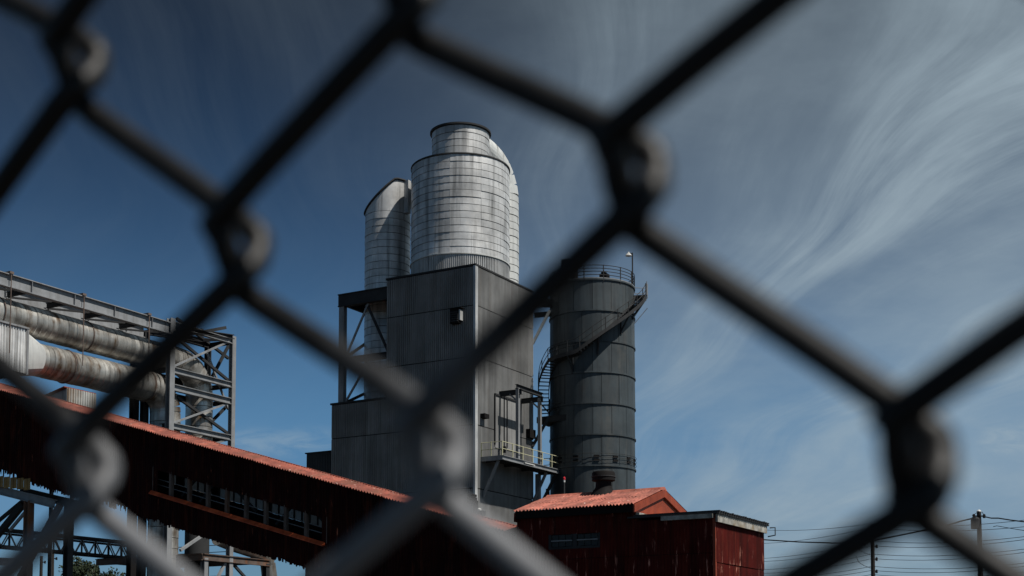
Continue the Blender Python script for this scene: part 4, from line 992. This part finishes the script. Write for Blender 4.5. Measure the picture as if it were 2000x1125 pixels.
tag(MB().tube(thick2, .04, 6).build('overhead_cable', M['wire']), 'thick black cable leaving the right pole towards the frame edge', 'cable')
tag(MB().tube([atD(x, y, D) for x, y, D in ((1940,1028.5,84), (1947,1027,83.8), (1975,1032,82), (2060,1046,78))], .02, 5).build('guy_wire', M['wire']), 'thin stay wire below the cable at the right frame edge', 'cable')
# two distant poles at lower left
for px, py, D, lb in ((81, 1086, 125, 'nearer-edge thin distant pole seen under the gallery at far left'), (103, 1079, 118, 'taller thin distant pole beside it, left of the tree')):
    pole(px, py, D, lb, ((py+12, 1),))
# tree at lower left
tp = atD(182, 1093, 135)
tree = thing('broadleaf_tree', 'dark leafy treetop under the gallery at lower left', 'tree', (tp.x, tp.y, 0))
tk = MB().tube([(tp.x, tp.y, 0), (tp.x+.1, tp.y, 3), (tp.x, tp.y, 6.5), (tp.x+.1, tp.y, tp.z-1)], [.35, .28, .18, .06], 8)
for k in range(9):
    a = k*2.4; z = 3 + k*.6; tk.tube([(tp.x, tp.y, z), (tp.x+math.cos(a)*1.3, tp.y+math.sin(a)*1.3, z+.9), (tp.x+math.cos(a)*2.4, tp.y+math.sin(a)*2.4, z+1.4)], [.12, .08, .03], 6)
tk.build('trunk', M['bark'], tree)
cr = MB(); rr = random.Random(3)
clumps = [(rr.uniform(-2.6,2.6), rr.uniform(-2.2,2.2), rr.uniform(-5.0,-.3), rr.uniform(.5,1.0)) for _ in range(46)]
for (cx_, cy_, cz_, cr_) in clumps:
    if math.hypot(cx_, cy_) > 2.9 - max(0, cz_+1.6)*.9: continue
    for _ in range(130):
        d = V((rr.gauss(0,1), rr.gauss(0,1), rr.gauss(0,.8))).normalized() * cr_ * rr.uniform(.5,1.05)
        c_ = V((tp.x+cx_, tp.y+cy_, tp.z+cz_)) + d
        u = V((rr.uniform(-1,1), rr.uniform(-1,1), rr.uniform(-1,1))).normalized(); v_ = u.orthogonal().normalized(); l = rr.uniform(.10,.2)
        cr.add([c_-u*l, c_+v_*l*.5, c_+u*l, c_-v_*l*.5], [(0,1,2,3)])
cr.build('crown', M['leaf'], tree)
# ================================================================== chain-link fence right in front of the camera
FO = V((-0.07854, 0.16975, 1.6+0.06422)); fa, fb_, fc = R(-2.5645), R(7.284), R(3.0747)
FR = Matrix.Rotation(fa, 3, 'Z') @ Matrix.Rotation(fb_, 3, 'X') @ Matrix.Rotation(fc, 3, 'Y')
WM, HM, DW = .075, .0715, .0050
fence = thing('chain_link_fence', 'out-of-focus galvanised chain-link fence directly in front of the viewer', 'fence', (FO.x, FO.y, 0))
jit = {}
jr = random.Random(11)
obs = {(0,0):(-13,-32), (1,0):(3,20), (0,1):(20,-12), (-1,0):(-9,2), (-1,1):(5,1), (-2,1):(6,-10), (-1,2):(-13,6)}
def node(c, r):
    # c column index, r row index (down); returns local x, z
    i, j = (r + c)//2, (r - c)//2
    if (c, r) not in jit:
        if (i, j) in obs: dx, dz = obs[(i,j)][0]*.075/900, -obs[(i,j)][1]*.0715/900
        else: dx, dz = jr.gauss(0, .0012), jr.gauss(0, .0014)
        jit[(c, r)] = (dx, dz)
    dx, dz = jit[(c, r)]
    return c*WM/2 + dx, -r*HM/2 + dz
def catmull(P, sub):
    out = []
    for i in range(len(P)-1):
        p0, p1, p2, p3 = P[max(i-1,0)], P[i], P[i+1], P[min(i+2, len(P)-1)]
        for k in range(sub):
            t = k/sub
            out.append(.5*((2*p1) + (p2-p0)*t + (2*p0-5*p1+4*p2-p3)*t*t + (3*p1-p0-3*p2+p3)*t**3))
    out.append(P[-1]); return out
def fworld(x, y, z): return FO + FR @ V((x, y, z))
NR0, NR1 = -15, 40; HH = .0068
for c in range(-22, 22):
    P = []
    for r in range(NR0, NR1):
        cc_ = c if (r - c) % 2 == 0 else c+1
        x, z = node(cc_, r); s_ = -1 if cc_ == c else 1        # bend points outwards: at column c the wire turns on its left side
        hw = HM*.5*.45; e = DW*.82
        if s_ > 0:   # arrives on the back layer (\), leaves on the front layer (/)
            P += [V((x - DW*.35, DW*.6, z+HH*.95)), V((x + DW*.54, DW*.45, z+HH*.12)), V((x + DW*.62, -DW*.25, z-HH*.42)), V((x - DW*.20, -DW*.65, z-HH*1.0))]
        else:        # arrives on the front layer (/), leaves on the back layer (\)
            P += [V((x + DW*.10, -DW*.65, z+HH*1.0)), V((x - DW*.22, -DW*.45, z+HH*.45)), V((x - DW*.20, DW*.15, z-HH*.50)), V((x + DW*.15, DW*.6, z-HH*1.05))]
    PP = catmull(P, 3)
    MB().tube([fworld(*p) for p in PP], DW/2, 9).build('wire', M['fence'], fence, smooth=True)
zt_ = -NR0*HM/2 + .02
MB().tube([fworld(-.95, .025, zt_), fworld(.95, .025, zt_)], .021, 12).build('top_rail', M['fence_rail'], fence, smooth=True)
for x in (-.92, .92):
    a = fworld(x, .06, zt_+.05); b = fworld(x, .06, 0); b = a + (b-a)*((a.z)/(a.z-b.z))
    MB().tube([b, a], .03, 14).build('post', M['fence_rail'], fence, smooth=True)
